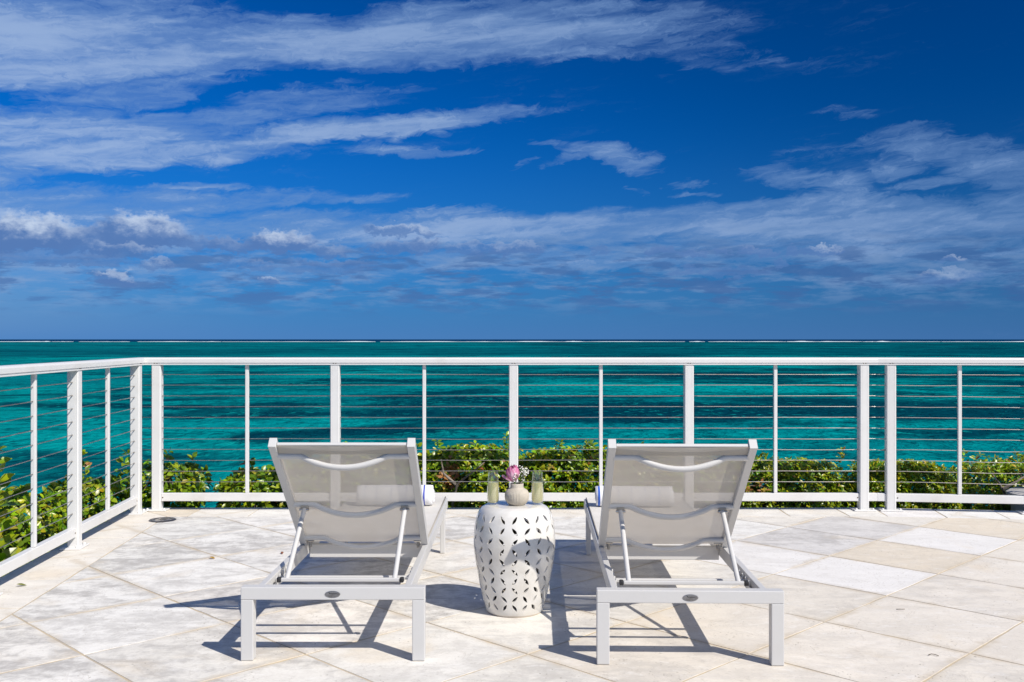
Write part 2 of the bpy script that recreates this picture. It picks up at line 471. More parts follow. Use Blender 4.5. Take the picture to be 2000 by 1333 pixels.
    t.t.links.new(t.n('ShaderNodeMixShader', {0: 0.014, 1: df, 2: gl}).outputs[0], out.inputs[0])
    return m


SEA_NEAR = (0.000, 0.275, 0.275, 1)
SEA_MID = (0.000, 0.138, 0.165, 1)
SEA_FAR = (0.000, 0.155, 0.182, 1)
SEA_DARK = (0.000, 0.022, 0.046, 1)
SEA_BAND = (0.000, 0.058, 0.088, 1)
SEA_DEEP = (0.002, 0.026, 0.085, 1)
SEA_TROUGH_SHADE = (0.000, 0.060, 0.080, 1)
SEA_CREST_LIGHT = (0.004, 0.360, 0.335, 1)

b = bmesh.new()
S = 45000
vs = [b.verts.new(p) for p in ((-S, -S, 0), (S, -S, 0), (S, S, 0), (-S, S, 0))]
b.faces.new(vs)
me = bpy.data.meshes.new('sea'); b.to_mesh(me); b.free(); me.materials.append(sea_material())
sea = link('sea', me); sea.location = (0, 0, SEA_Z)
tag(sea, 'turquoise lagoon with dark reef patches reaching to the horizon', 'sea', kind='structure')

# breaking surf on the outer reef: many low lumpy white ridges
m, t, out = smat('surf_foam')
n1 = t.noise(t.n('ShaderNodeNewGeometry').outputs['Position'], 0.2, 4, 0.6).outputs[0]
principled(t, out, t.mix(t.rng(n1, 0.3, 0.7), (0.80, 0.84, 0.86, 1), (0.62, 0.72, 0.76, 1)), 0.8, 0.2)
MAT['foam'] = m
sb = MB()
rs = random.Random(5)
xx = -9000.0
while xx < 9000.0:
    run = rs.choice((60, 110, 180, 320)) * rs.uniform(0.6, 1.3)
    gap = rs.choice((-40, -25, -10, 0, 14)) * rs.uniform(0.5, 1.4)
    yy = 3060 + 36 * math.sin(xx * 0.0031) + rs.uniform(-30, 30)
    hmax = rs.choice((1.2, 1.4, 1.7, 2.2)) * (1.1 if xx > -100 else 0.9)
    prev = None
    for k in range(9):
        f = k / 8
        x1 = xx + run * f
        hgt = max(0.7, hmax * math.sin(math.pi * f) ** 0.6 * rs.uniform(0.55, 1.1))
        y1 = yy + rs.uniform(-4, 4)
        row = [sb.bm.verts.new((x1, y1 - 7 - hgt * 3, 0.02)), sb.bm.verts.new((x1, y1 - 2 - hgt, hgt * 0.65)), sb.bm.verts.new((x1, y1 + 1, hgt)), sb.bm.verts.new((x1, y1 + 6, 0.02))]
        if prev:
            for q in range(3): sb.bm.faces.new((prev[q], row[q], row[q + 1], prev[q + 1]))
        prev = row
    xx += run + gap
surf = sb.build('surf', MAT['foam'], None, True)
surf.location = (0, 0, SEA_Z + 0.05)
tag(surf, 'thin broken white line of surf on the far reef below the horizon', 'surf', kind='stuff')


# headland under the terrace
def ground_h(x, y):
    dx = max(0.0, -2.9 - x, x - 7.5); dy = max(0.0, y - 8.1)
    d = math.hypot(dx, dy)
    h = -0.85 - 1.05 * d - 0.10 * d * d + 0.12 * mnoise.noise(Vector((x * 0.9, y * 0.9, 0.3)))
    return max(h, SEA_Z - 1.6)


b = bmesh.new()
nx, ny = 60, 60
grid = []
for j in range(ny + 1):
    row = []
    for i in range(nx + 1):
        x = -14 + 34 * i / nx; y = -14 + 30 * j / ny
        row.append(b.verts.new((x, y, ground_h(x, y))))
    grid.append(row)
for j in range(ny):
    for i in range(nx): b.faces.new((grid[j][i], grid[j][i + 1], grid[j + 1][i + 1], grid[j + 1][i]))
me = bpy.data.meshes.new('ground'); b.to_mesh(me); b.free()
m, t, out = smat('sandy_soil')
pos = t.n('ShaderNodeNewGeometry').outputs['Position']
n1 = t.noise(pos, 2.2, 6, 0.6).outputs[0]; n2 = t.noise(pos, 30, 4, 0.6).outputs[0]
c = t.mix(t.rng(n1, 0.35, 0.65), (0.10, 0.085, 0.05, 1), (0.05, 0.06, 0.025, 1))
c = t.mix(t.rng(n2, 0.5, 0.8), c, (0.22, 0.19, 0.13, 1))
principled(t, out, c, 0.9, 0.2, t.n('ShaderNodeBump', {'Strength': 0.6, 'Distance': 0.03, 'Height': n2}).outputs[0])
me.materials.append(m)
me.polygons.foreach_set('use_smooth', [True] * len(me.polygons))
ground = link('ground', me)
tag(ground, 'sandy soil dropping away under the hedge beyond the terrace', 'ground', kind='structure')


# ------------------------------------------------------------------ terrace: slab, diagonal tiles, border pavers
s2_ = math.sqrt(0.5)


def stone_material():
    m, t, out = smat('coral_stone')
    oi = t.n('ShaderNodeObjectInfo')
    pos = t.n('ShaderNodeNewGeometry').outputs['Position']
    rnd = oi.outputs['Random']
    pv = t.v('ADD', pos, t.v('SCALE', (3.1, 7.7, 1.3), scale=t.m('MULTIPLY', rnd, 9.0)))
    tint, mot = oi.outputs['Color'], oi.outputs['Alpha']
    streak = t.n('ShaderNodeMapping', {'Vector': pv, 'Rotation': (0, 0, R(14)), 'Scale': (1.0, 2.1, 1.0)}).outputs[0]
    n1 = t.noise(streak, 3.2, 9, 0.64, 0.6).outputs[0]
    n2 = t.noise(pv, 17, 7, 0.66, 0.3).outputs[0]
    n3 = t.noise(pv, 95, 4, 0.6).outputs[0]
    n4 = t.noise(streak, 9.5, 6, 0.7, 1.1).outputs[0]
    # broad grey weathering, by tile
    g = t.m('MULTIPLY', t.rng(t.m('ADD', t.m('MULTIPLY', n1, 0.6), t.m('MULTIPLY', n2, 0.4)), 0.42, 0.60), mot)
    c = t.mix(g, tint, t.mix(0.80, tint, (0.36, 0.345, 0.335, 1)))
    # uneven tone inside one slab
    c = t.mix(t.rng(n1, 0.25, 0.75, 0.0, 0.26), c, t.v('MULTIPLY', c, (0.70, 0.69, 0.67)))
    # paler bloom
    c = t.mix(t.m('MULTIPLY', t.rng(n4, 0.5, 0.72), 0.45), c, (0.80, 0.785, 0.76, 1))
    # warm stain
    st = t.noise(t.v('ADD', pv, (4, 9, 2)), 2.1, 5, 0.6, 0.4).outputs[0]
    c = t.mix(t.m('MULTIPLY', t.rng(st, 0.56, 0.74), 0.45), c, (0.66, 0.55, 0.40, 1))
    # sand and dirt worked in along the joints, in ragged patches
    spx = t.n('ShaderNodeSeparateXYZ', {0: pos})
    ga = t.m('MULTIPLY', t.m('ADD', spx.outputs[0], spx.outputs[1]), s2_)
    gb = t.m('MULTIPLY', t.m('SUBTRACT', spx.outputs[1], spx.outputs[0]), s2_)
    ea = t.m('PINGPONG', t.m('SUBTRACT', ga, 2.09), 0.300); eb = t.m('PINGPONG', t.m('SUBTRACT', gb, 2.012), 0.297)
    ed = t.m('MINIMUM', ea, eb)
    edn = t.m('ADD', ed, t.m('MULTIPLY', t.m('SUBTRACT', n2, 0.5), 0.10))
    ragged = t.rng(t.noise(t.v('ADD', pos, (2, 1, 0)), 2.6, 4, 0.6).outputs[0], 0.40, 0.62)
    c = t.mix(t.m('MULTIPLY', t.m('MULTIPLY', t.rng(edn, 0.045, 0.0), ragged), 0.55), c, (0.50, 0.42, 0.31, 1))
    vein = t.noise(t.v('ADD', pv, (7, 3, 1)), 4.2, 5, 0.62, 1.6).outputs[0]
    c = t.mix(t.m('MULTIPLY', t.rng(t.m('ABSOLUTE', t.m('SUBTRACT', vein, 0.5)), 0.012, 0.0), 0.28), c, (0.36, 0.32, 0.27, 1))
    # fine grain
    c = t.mix(t.m('MULTIPLY', t.rng(n3, 0.35, 0.72), 0.16), c, (0.40, 0.37, 0.33, 1))
    # dark pits and lichen specks in clusters
    vor = t.n('ShaderNodeTexVoronoi', {'Vector': t.v('ADD', pv, t.v('SCALE', t.noise(pv, 30, 2).outputs['Color'], scale=0.02)), 'Scale': 46.0, 'Randomness': 1.0}).outputs['Distance']
    cl = t.rng(t.noise(t.v('ADD', pv, (1, 5, 8)), 5.0, 4, 0.6).outputs[0], 0.50, 0.62)
    pit = t.m('MULTIPLY', t.rng(vor, 0.20, 0.10), cl)
    c = t.mix(t.m('MULTIPLY', pit, 0.7), c, (0.20, 0.17, 0.13, 1))
    hgt = t.m('SUBTRACT', t.m('ADD', t.m('MULTIPLY', n2, 0.5), t.m('ADD', t.m('MULTIPLY', n3, 0.25), t.m('MULTIPLY', n1, 0.8))), t.m('MULTIPLY', pit, 0.5))
    bp = t.n('ShaderNodeBump', {'Strength': 0.42, 'Distance': 0.004, 'Height': hgt}).outputs[0]
    principled(t, out, c, t.rng(n2, 0.3, 0.7, 0.62, 0.85), 0.28, bp)
    return m


MAT['stone'] = stone_material()
m, t, out = smat('sandy_grout')
pos = t.n('ShaderNodeNewGeometry').outputs['Position']
n1 = t.noise(pos, 7, 6, 0.65).outputs[0]; n2 = t.noise(pos, 160, 3, 0.6).outputs[0]
c = t.mix(t.rng(n1, 0.35, 0.68), (0.55, 0.455, 0.315, 1), (0.42, 0.37, 0.30, 1))
c = t.mix(t.m('MULTIPLY', t.rng(n2, 0.5, 0.8), 0.4), c, (0.22, 0.19, 0.15, 1))
principled(t, out, c, 0.9, 0.2, t.n('ShaderNodeBump', {'Strength': 0.5, 'Distance': 0.002, 'Height': n2}).outputs[0])
MAT['grout'] = m

# outline of the terrace (counter-clockwise) and of the diagonal field inside the border
LDIR = Vector((0.141, -2.16)).normalized()            # left railing run, towards the camera
LC = Vector((-2.60, 6.90))                            # rail corner left
RC = Vector((2.56, 6.90))                             # rail corner right
RDIR = Vector((0.99, -0.13)).normalized()


def line_at(p, d, off):
    n = Vector((-d.y, d.x))
    return p + n * off, d


def meet(l1, l2):
    (p, d), (q, e) = l1, l2
    den = d.x * e.y - d.y * e.x
    s = ((q.x - p.x) * e.y - (q.y - p.y) * e.x) / den
    return p + d * s


# outward offsets: left run outward is -x; main outward +y; right run outward +y
def outline(off):
    left = (LC + Vector((-abs(LDIR.y), LDIR.x * -1)) * off, LDIR)
    main = (LC + Vector((0, off)), Vector((1, 0)))
    right = (RC + Vector((-RDIR.y, RDIR.x)) * off, RDIR)
    near = (Vector((0, -3.5)), Vector((1, 0)))
    far_right = (Vector((7.2, 0)), Vector((0, 1)))
    a = meet(left, main); b_ = meet(main, right); c_ = meet(right, far_right)
    d_ = meet(near, far_right); e_ = meet(left, near)
    return [e_, d_, c_, b_, a]


OUT = outline(0.105)
FIELD = outline(-0.245)


def clip(poly, p, d):
    """keep the part of poly left of the directed line p,d"""
    res = []
    n = len(poly)
    side = lambda q: d.x * (q.y - p.y) - d.y * (q.x - p.x)
    for i in range(n):
        a, b2 = poly[i], poly[(i + 1) % n]
        sa, sb2 = side(a), side(b2)
        if sa >= 0: res.append(a)
        if (sa > 0 > sb2) or (sa < 0 < sb2):
            res.append(a + (b2 - a) * (sa / (sa - sb2)))
    return res


def inside(poly, bound, gap=0.0):
    n = len(bound)
    for i in range(n):
        a, b2 = bound[i], bound[(i + 1) % n]
        d = (b2 - a).normalized()
        nrm = Vector((-d.y, d.x))
        poly = clip(poly, a + nrm * gap, d)
        if len(poly) < 3: return []
    return poly


def shrink(poly, g):
    res = list(poly)
    n = len(poly)
    for i in range(n):
        a, b2 = poly[i], poly[(i + 1) % n]
        if (b2 - a).length < 1e-6: continue
        d = (b2 - a).normalized()
        res = clip(res, a + Vector((-d.y, d.x)) * g, d)
        if len(res) < 3: return []
    return res


def area(poly):
    return 0.5 * sum(poly[i].x * poly[(i + 1) % len(poly)].y - poly[(i + 1) % len(poly)].x * poly[i].y for i in range(len(poly)))


b = bmesh.new()
lo = [b.verts.new((p.x, p.y, -0.9)) for p in OUT]; hi = [b.verts.new((p.x, p.y, -0.0014)) for p in OUT]
b.faces.new(hi); b.faces.new(lo[::-1])
for k in range(len(lo)): b.faces.new((lo[k], lo[(k + 1) % len(lo)], hi[(k + 1) % len(lo)], hi[k]))
me = bpy.data.meshes.new('terrace'); b.to_mesh(me); b.free(); me.materials.append(MAT['grout'])
terrace = link('terrace', me)
tag(terrace, 'pale stone terrace of large diagonal tiles with a paver border', 'terrace', kind='structure')

tile_rng = random.Random(21)


def lay(poly, name, tint, mott, gap=0.0041):
    """one stone piece: chipped outline, chamfered edge"""
    p = shrink(poly, gap)
    if len(p) < 3 or area(p) < 0.0015: return None
    pts = []
    n = len(p)
    for i in range(n):
        a, b2 = p[i], p[(i + 1) % n]
        L = (b2 - a).length
        if L < 0.012: 
            pts.append(a); continue
        k = max(1, min(6, int(L / 0.09)))
        nrm = Vector((-(b2 - a).y, (b2 - a).x)).normalized()
        for q in range(k):
            f = q / k
            j = 0 if q == 0 else tile_rng.uniform(-0.0018, 0.0032)
            pts.append(a + (b2 - a) * f + nrm * j)
    cx = sum((q.x for q in pts)) / len(pts); cy = sum((q.y for q in pts)) / len(pts)
    ctr = Vector((cx, cy))
    bm2 = bmesh.new()
    ch = 0.0005
    top, mid_, low = [], [], []
    dz = tile_rng.uniform(-0.0002, 0.0008); tx = tile_rng.uniform(-0.001, 0.001); ty = tile_rng.uniform(-0.001, 0.001)
    for q in pts:
        r = q - ctr
        inn = r * (1 - ch / max(r.length, 0.02))
        z = dz + tx * r.x + ty * r.y
        top.append(bm2.verts.new((inn.x, inn.y, z)))
        mid_.append(bm2.verts.new((r.x, r.y, z - ch * tile_rng.uniform(0.7, 1.5))))
        low.append(bm2.verts.new((r.x, r.y, -0.03)))
    bm2.faces.new(top)
    k = len(pts)
    for i in range(k):
        bm2.faces.new((mid_[i], mid_[(i + 1) % k], top[(i + 1) % k], top[i]))
        bm2.faces.new((low[i], low[(i + 1) % k], mid_[(i + 1) % k], mid_[i]))
    me2 = bpy.data.meshes.new(name); bm2.to_mesh(me2); bm2.free()
    me2.materials.append(MAT['stone'])
    o = link(name, me2, terrace)
    o.location = (cx, cy, 0)
    o.color = (tint[0], tint[1], tint[2], mott)
    return o


WHITE, CREAM, GREY, BEIGE, PALE = (0.775, 0.76, 0.725), (0.725, 0.672, 0.595), (0.64, 0.62, 0.60), (0.69, 0.615, 0.505), (0.755, 0.735, 0.71)
# tiles whose own colour stands out, by the spot where they lie on the terrace (x, y in metres)
SPECIAL = [((1.75, 5.02), PALE, 0.05), ((2.17, 5.46), BEIGE, 0.15), ((2.63, 5.80), PALE, 0.1), ((3.02, 6.25), BEIGE, 0.05), ((2.22, 6.28), GREY, 0.5), ((1.79, 5.88), GREY, 0.75), ((2.3, 6.65), GREY, 0.8), ((1.32, 5.44), PALE, 0.2), ((1.34, 6.3), WHITE, 0.4), ((1.75, 4.18), CREAM, 0.2), ((2.6, 4.98), CREAM, 0.1)]
A0, AP, B0, BP = 2.09, 0.600, 2.012, 0.594
s2 = math.sqrt(0.5)
view = [Vector((-3.2, 1.6)), Vector((4.9, 1.6)), Vector((4.9, 7.2)), Vector((-3.2, 7.2))]
for i in range(-8, 14):
    for j in range(-10, 14):
        a0, a1 = A0 + AP * i, A0 + AP * (i + 1)
        b0, b1 = B0 + BP * j, B0 + BP * (j + 1)
        P2 = lambda a, b_: Vector(((a - b_) * s2, (a + b_) * s2))
        # x = (a-b)/sqrt2, y = (a+b)/sqrt2
        poly = [P2(a0, b1), P2(a0, b0), P2(a1, b0), P2(a1, b1)]
        if area(poly) < 0: poly.reverse()
        poly = inside(poly, view)
        if len(poly) < 3: continue
        poly = inside(poly, FIELD)
        if len(poly) < 3: continue
        cx = sum(q.x for q in poly) / len(poly); cy = sum(q.y for q in poly) / len(poly)
        warm = min(1, max(0, 0.45 + 0.28 * cx - 0.22 * (cy - 4.6) + tile_rng.uniform(-0.3, 0.3)))
        tint = tuple(WHITE[k] * (1 - warm) + CREAM[k] * warm + tile_rng.uniform(-0.003, 0.003) for k in range(3))
        sh = tile_rng.uniform(0.93, 1.04)
        tint = tuple(c_ * sh for c_ in tint)
        mott = max(0.05, min(0.95, 0.72 - 0.20 * (cx + 1.0) + tile_rng.uniform(-0.25, 0.3)))
        for (sx, sy), tc, tm in SPECIAL:
            if math.hypot(cx - sx, cy - sy) < 0.26: tint, mott = tc, tm
        lay(poly, 'paving_tile', tint, mott)
# far part of the field, outside every view of the railing, keeps plain large slabs under the camera
for (x0, x1, y0, y1) in ((-2.0, 4.9, -3.4, 1.6), (4.9, 7.15, -3.4, 6.0)):
    nx_, ny_ = max(1, int((x1 - x0) / 1.2)), max(1, int((y1 - y0) / 1.2))
    for i in range(nx_):
        for j in range(ny_):
            xa, xb = x0 + (x1 - x0) * i / nx_, x0 + (x1 - x0) * (i + 1) / nx_
            ya, yb = y0 + (y1 - y0) * j / ny_, y0 + (y1 - y0) * (j + 1) / ny_
            poly = inside([Vector((xa, ya)), Vector((xb, ya)), Vector((xb, yb)), Vector((xa, yb))], FIELD)
            if len(poly) > 2: lay(poly, 'paving_tile', WHITE, 0.3)


dl = LDIR
nl = Vector((-abs(LDIR.y), -LDIR.x))
s_ = 0.0
for q in range(22):
    e = s_ + 0.50 * tile_rng.uniform(0.93, 1.07)
    quad = [LC + dl * s_ + nl * 0.105, LC + dl * e + nl * 0.105, LC + dl * e - nl * 0.245, LC + dl * s_ - nl * 0.245]
    if area(quad) < 0: quad.reverse()
    if q == 0:
        k = [OUT[4], LC + dl * e + nl * 0.105, LC + dl * e - nl * 0.245, FIELD[4]]
        if area(k) < 0: k.reverse()
        quad = k
    w = 0.6 if q else 0.9
    lay(quad, 'border_paver', tuple(WHITE[k] * (1 - w) + CREAM[k] * w for k in range(3)), 0.18)
    s_ = e
    if s_ > 9: break
xs = [-2.2]
while xs[-1] < 2.4: xs.append(xs[-1] + 0.40 * tile_rng.uniform(0.95, 1.05))
xs = xs[:-1]
edges = [None] + xs + ['R']
for i in range(len(edges) - 1):
    a_, c_ = edges[i], edges[i + 1]
    o0 = OUT[4] if a_ is None else Vector((a_, OUT[4].y)); f0 = FIELD[4] if a_ is None else Vector((a_, FIELD[4].y))
    o1 = OUT[3] if c_ == 'R' else Vector((c_, OUT[4].y)); f1 = FIELD[3] if c_ == 'R' else Vector((c_, FIELD[4].y))
    quad = [f0, f1, o1, o0]
    if area(quad) < 0: quad.reverse()
    w = tile_rng.uniform(0.1, 0.7)
    lay(quad, 'border_paver', BEIGE if a_ is None else tuple(WHITE[k] * (1 - w) + CREAM[k] * w for k in range(3)), 0.25)
fr, orr = FIELD[3], OUT[3]
nrm = Vector((-RDIR.y, RDIR.x))
s_ = 0.0
while s_ < 4.2:
    e = s_ + 0.40
    quad = [(fr if s_ == 0 else RC + RDIR * s_ - nrm * 0.245), RC + RDIR * e - nrm * 0.245, RC + RDIR * e + nrm * 0.105, (orr if s_ == 0 else RC + RDIR * s_ + nrm * 0.105)]
    if area(quad) < 0: quad.reverse()
    lay(quad, 'border_paver', tuple(c * tile_rng.uniform(0.96, 1.03) for c in WHITE), 0.2)
    s_ = e

# ------------------------------------------------------------------ railing
RAIL_TOP, POST_W = 1.072, 0.064
CABLE_Z = [0.953 - 0.0753 * k for k in range(11)]
rail_rng = random.Random(3)


def rail_profile():
    """cross-section of the cap rail: across, up (rounded crown, groove, lower lip)"""
    w, t_ = 0.038, RAIL_TOP
    return [(-w, t_ - 0.012), (-w + 0.004, t_ - 0.004), (-w + 0.014, t_), (w - 0.014, t_), (w - 0.004, t_ - 0.004), (w, t_ - 0.012),
            (w, t_ - 0.036), (w - 0.006, t_ - 0.039), (w - 0.006, t_ - 0.043), (w - 0.002, t_ - 0.044), (w - 0.002, t_ - 0.051),
            (-w + 0.002, t_ - 0.051), (-w + 0.002, t_ - 0.044), (-w + 0.006, t_ - 0.043), (-w + 0.006, t_ - 0.039), (-w, t_ - 0.036)]


def sweep(path, prof, mats, name, parent):
    """profile carried along a flat path with mitred ends; path = [(point, miter normal dir)]"""
    mb = MB()
    rings = []
    for (p, side) in path:
        rings.append([mb.bm.verts.new((p.x + side.x * a, p.y + side.y * a, h)) for a, h in prof])
    n = len(prof)
    for r0, r1 in zip(rings, rings[1:]):
        for k in range(n): mb.bm.faces.new((r0[k], r0[(k + 1) % n], r1[(k + 1) % n], r1[k]))
    mb.bm.faces.new(rings[0][::-1]); mb.bm.faces.new(rings[-1])
    return mb.build(name, mats, parent)


def post_mesh():
    w, c = POST_W / 2, 0.005
    mb = MB()
    prof = [(-w + c, -w), (w - c, -w), (w, -w + c), (w, w - c), (w - c, w), (-w + c, w), (-w, w - c), (-w, -w + c)]
    # two shallow grooves on each broad face, as on the extruded posts
    g = []
    for (x0, y0), (x1, y1) in zip(prof, prof[1:] + prof[:1]):
        L = math.hypot(x1 - x0, y1 - y0)
        if L > 0.02:
            ux, uy = (x1 - x0) / L, (y1 - y0) / L
            nx_, ny_ = -uy, ux
            for f in (0.0, 0.16, 0.18, 0.20, 0.80, 0.82, 0.84):
                dd = 0.0012 if f in (0.18, 0.82) else 0
                g.append((x0 + ux * L * f + nx_ * dd, y0 + uy * L * f + ny_ * dd))
        else:
            g.append((x0, y0))
    mb.prism([(a, b_, 0.011) for a, b_ in g], (0, 0, 1), RAIL_TOP - 0.0515 - 0.011)
    return mb.mesh('post', MAT['rail_white'])


POST_ME = post_mesh()
PLATE_ME = MB().box((0, 0, 0.0057), (0.155, 0.118, 0.0105), 0.004, 2).mesh('base_plate', MAT['rail_white'])
_b = MB(); _b.lathe([(0, 0.0), (0.0085, 0.0), (0.0085, 0.005), (0.006, 0.0085), (0, 0.0095)], 10)
BOLT_ME = _b.mesh('bolt', MAT['rail_white'], True, 40)
_b = MB(); _b.lathe([(0, 0.0), (0.0048, 0.0), (0.0042, 0.0018), (0, 0.0022)], 8)
SCREW_ME = _b.mesh('screw', MAT['rust'])
BAL_ME = MB().box((0, 0, (0.1215 + RAIL_TOP - 0.0515) / 2), (0.024, 0.024, RAIL_TOP - 0.0515 - 0.1215), 0.0025).mesh('baluster', MAT['rail_white'])


def railing(label, origin, d, outward, posts, bals, cap0, cap1, bays, mit0, mit1, cable_ends, sag):
    """origin + d*s; s measured along the run"""
    d = d.normalized()
    ang = math.atan2(d.y, d.x)
    root = thing('railing', (origin.x, origin.y, 0), label, 'railing', 'white cable railings around the terrace')
    at = lambda s, n=0.0: Vector((d.x * s + outward.x * n, d.y * s + outward.y * n, 0))
    side = outward
    sweep([(at(cap0).to_2d(), mit0), (at(cap1).to_2d(), mit1)], rail_profile(), MAT['rail_white'], 'top_rail', root)
    for s in posts:
        p = link('post', POST_ME, root); p.location = at(s); p.rotation_euler = (0, 0, ang)
        q = link('base_plate', PLATE_ME, p)
        for sx in (-1, 1):
            bo = link('bolt', BOLT_ME, p); bo.location = (sx * 0.058, -0.034 if outward.dot(Vector((-d.y, d.x))) > 0 else 0.034, 0.011)
            sc_ = link('screw', SCREW_ME, root)
            sp = at(s + sx * 0.0085, -0.0322); sc_.location = (sp.x, sp.y, RAIL_TOP - 0.0412)
            sc_.rotation_euler = (R(90), 0, math.atan2(-outward.y, -outward.x) + R(90))
        # swaged cable ends beside the post
        ft = MB()
        for z in CABLE_Z:
            for sx in (-1, 1):
                ft.tube([(sx * 0.0325, 0, z), (sx * 0.042, 0, z)], 0.0034, 6)
                ft.tube([(sx * 0.042, 0, z), (sx * 0.060, 0, z)], 0.0027, 6)
        fo_ = ft.build('cable_fittings', MAT['steel'], p); fo_['kind'] = 'stuff'
    for s in bals:
        p = link('baluster', BAL_ME, root); p.location = at(s); p.rotation_euler = (0, 0, ang)
    for (s0, s1) in bays:
        a, b_ = at(s0), at(s1)
        MB().beam((a.x, a.y, 0.0935), (b_.x, b_.y, 0.0935), 0.04, 0.055, 0.003, 1).build('bottom_rail', MAT['rail_white'], root)
        for (s, k) in (((s0, 1), (s1, -1)) if s1 - s0 > 0.2 else ()):
            sc_ = link('screw', SCREW_ME, root)
            sp = at(s + k * 0.012, -0.0202); sc_.location = (sp.x, sp.y, 0.092)
            sc_.rotation_euler = (R(90), 0, math.atan2(-outward.y, -outward.x) + R(90))
    stops = sorted(posts + bals)
    for zi, z in enumerate(CABLE_Z):
        pts = []
        ends = [cable_ends[0]] + [s for s in stops if cable_ends[0] < s < cable_ends[1]] + [cable_ends[1]]
        for s0, s1 in zip(ends, ends[1:]):
            amp = rail_rng.uniform(-0.6, 1.0) * sag * (2.2 if 6 <= zi <= 8 else 1.0)
            for k in range(6):
                f = k / 6
                p = at(s0 + (s1 - s0) * f)
                pts.append((p.x, p.y, z - amp * 4 * f * (1 - f) + rail_rng.uniform(-0.0005, 0.0005)))
        p = at(cable_ends[1]); pts.append((p.x, p.y, z))
        c = MB().tube(pts, 0.0023, 6).build('cable', MAT['steel'], root, True)
    return root


FWD = Vector((0, 1))
LOUT = Vector((-abs(LDIR.y), -LDIR.x)).normalized()
ROUT = Vector((-RDIR.y, RDIR.x)).normalized()


def mitre(o1, o2):
    m_ = (o1 + o2).normalized()
    return m_ / m_.dot(o1)


ml, mr = mitre(LOUT, FWD), mitre(FWD, ROUT)
MX = lambda px: (px - 1000) / FPX * 6.875 - LC.x
railing('long straight white cable railing facing the sea behind the loungers', LC, Vector((1, 0)), FWD,
        [MX(305), MX(654), MX(1003), MX(1346), MX(1688)], [MX(481), MX(828), MX(1174), MX(1516)],
        0.0, RC.x - LC.x, [(MX(305) + 0.032, MX(654) - 0.032), (MX(654) + 0.032, MX(1003) - 0.032), (MX(1003) + 0.032, MX(1346) - 0.032), (MX(1346) + 0.032, MX(1688) - 0.032), (MX(1688) + 0.032, RC.x - LC.x)],
        ml, mr, (0.0, RC.x - LC.x), 0.0016)
railing('short white cable railing running towards the viewer along the left edge', LC, LDIR, LOUT,
        [0.125, 1.243, 2.36, 3.48], [0.69, 1.80, 2.92], 0.0, 4.6,
        [(0.157, 1.211), (1.275, 2.328), (2.392, 3.448)], ml, LOUT, (0.0, 4.6), 0.0012)
railing('angled white cable railing at the right end beyond the rail joint', RC, RDIR, ROUT,
        [0.092, 1.02, 2.1], [0.553, 1.56], 0.0, 2.6,
        [(0.0, 0.06), (0.124, 0.988), (1.052, 2.068)], mr, ROUT, (0.0, 2.1), 0.0035)

# round floor drain in the corner
dr = thing('floor_drain', (-2.318, 6.52, 0.0), 'round grey metal floor drain in the corner of the terrace', 'floor drain')
mb = MB(); mb.lathe([(0.058, 0.0005), (0.058, 0.005), (0.064, 0.007), (0.082, 0.006), (0.088, 0.0015), (0.058, 0.0005)], 36); mb.build('rim', MAT['drain'], dr, True, 40)
mb = MB(); mb.lathe([(0, 0.0005), (0.0575, 0.0005), (0.0575, 0.003), (0.05, 0.0045), (0.02, 0.0045), (0, 0.0045)], 36); mb.build('cover', MAT['bolt'], dr, True, 40)
for k in range(3):
    MB().box((0, -0.022 + 0.022 * k, 0.0049), (0.05, 0.006, 0.0006)).build('slot', MAT['rubber'], dr)

# concrete pedestal just outside the right end
m, t, out = smat('grey_concrete')
pos = t.n('ShaderNodeTexCoord').outputs['Object']
n1 = t.noise(pos, 5, 6, 0.6).outputs[0]; n2 = t.noise(pos, 60, 4, 0.6).outputs[0]
principled(t, out, t.mix(t.rng(n1, 0.35, 0.7), (0.50, 0.48, 0.46, 1), (0.33, 0.32, 0.31, 1)), 0.85, 0.2, t.n('ShaderNodeBump', {'Strength': 0.4, 'Distance': 0.004, 'Height': n2}).outputs[0])
MAT['concrete'] = m
pd = thing('concrete_pedestal', (3.875, 7.12, -0.018), 'low round grey concrete pedestal outside the railing at the right edge', 'pedestal')
mb = MB(); mb.lathe([(0, -0.85), (0.235, -0.85), (0.235, 0.075), (0, 0.075)], 32); mb.build('shaft', MAT['concrete'], pd, True, 40)
mb = MB(); mb.lathe([(0, 0.0752), (0.25, 0.0752), (0.27, 0.085), (0.268, 0.104), (0.245, 0.115), (0, 0.119)], 32); mb.build('cap', MAT['concrete'], pd, True, 40)

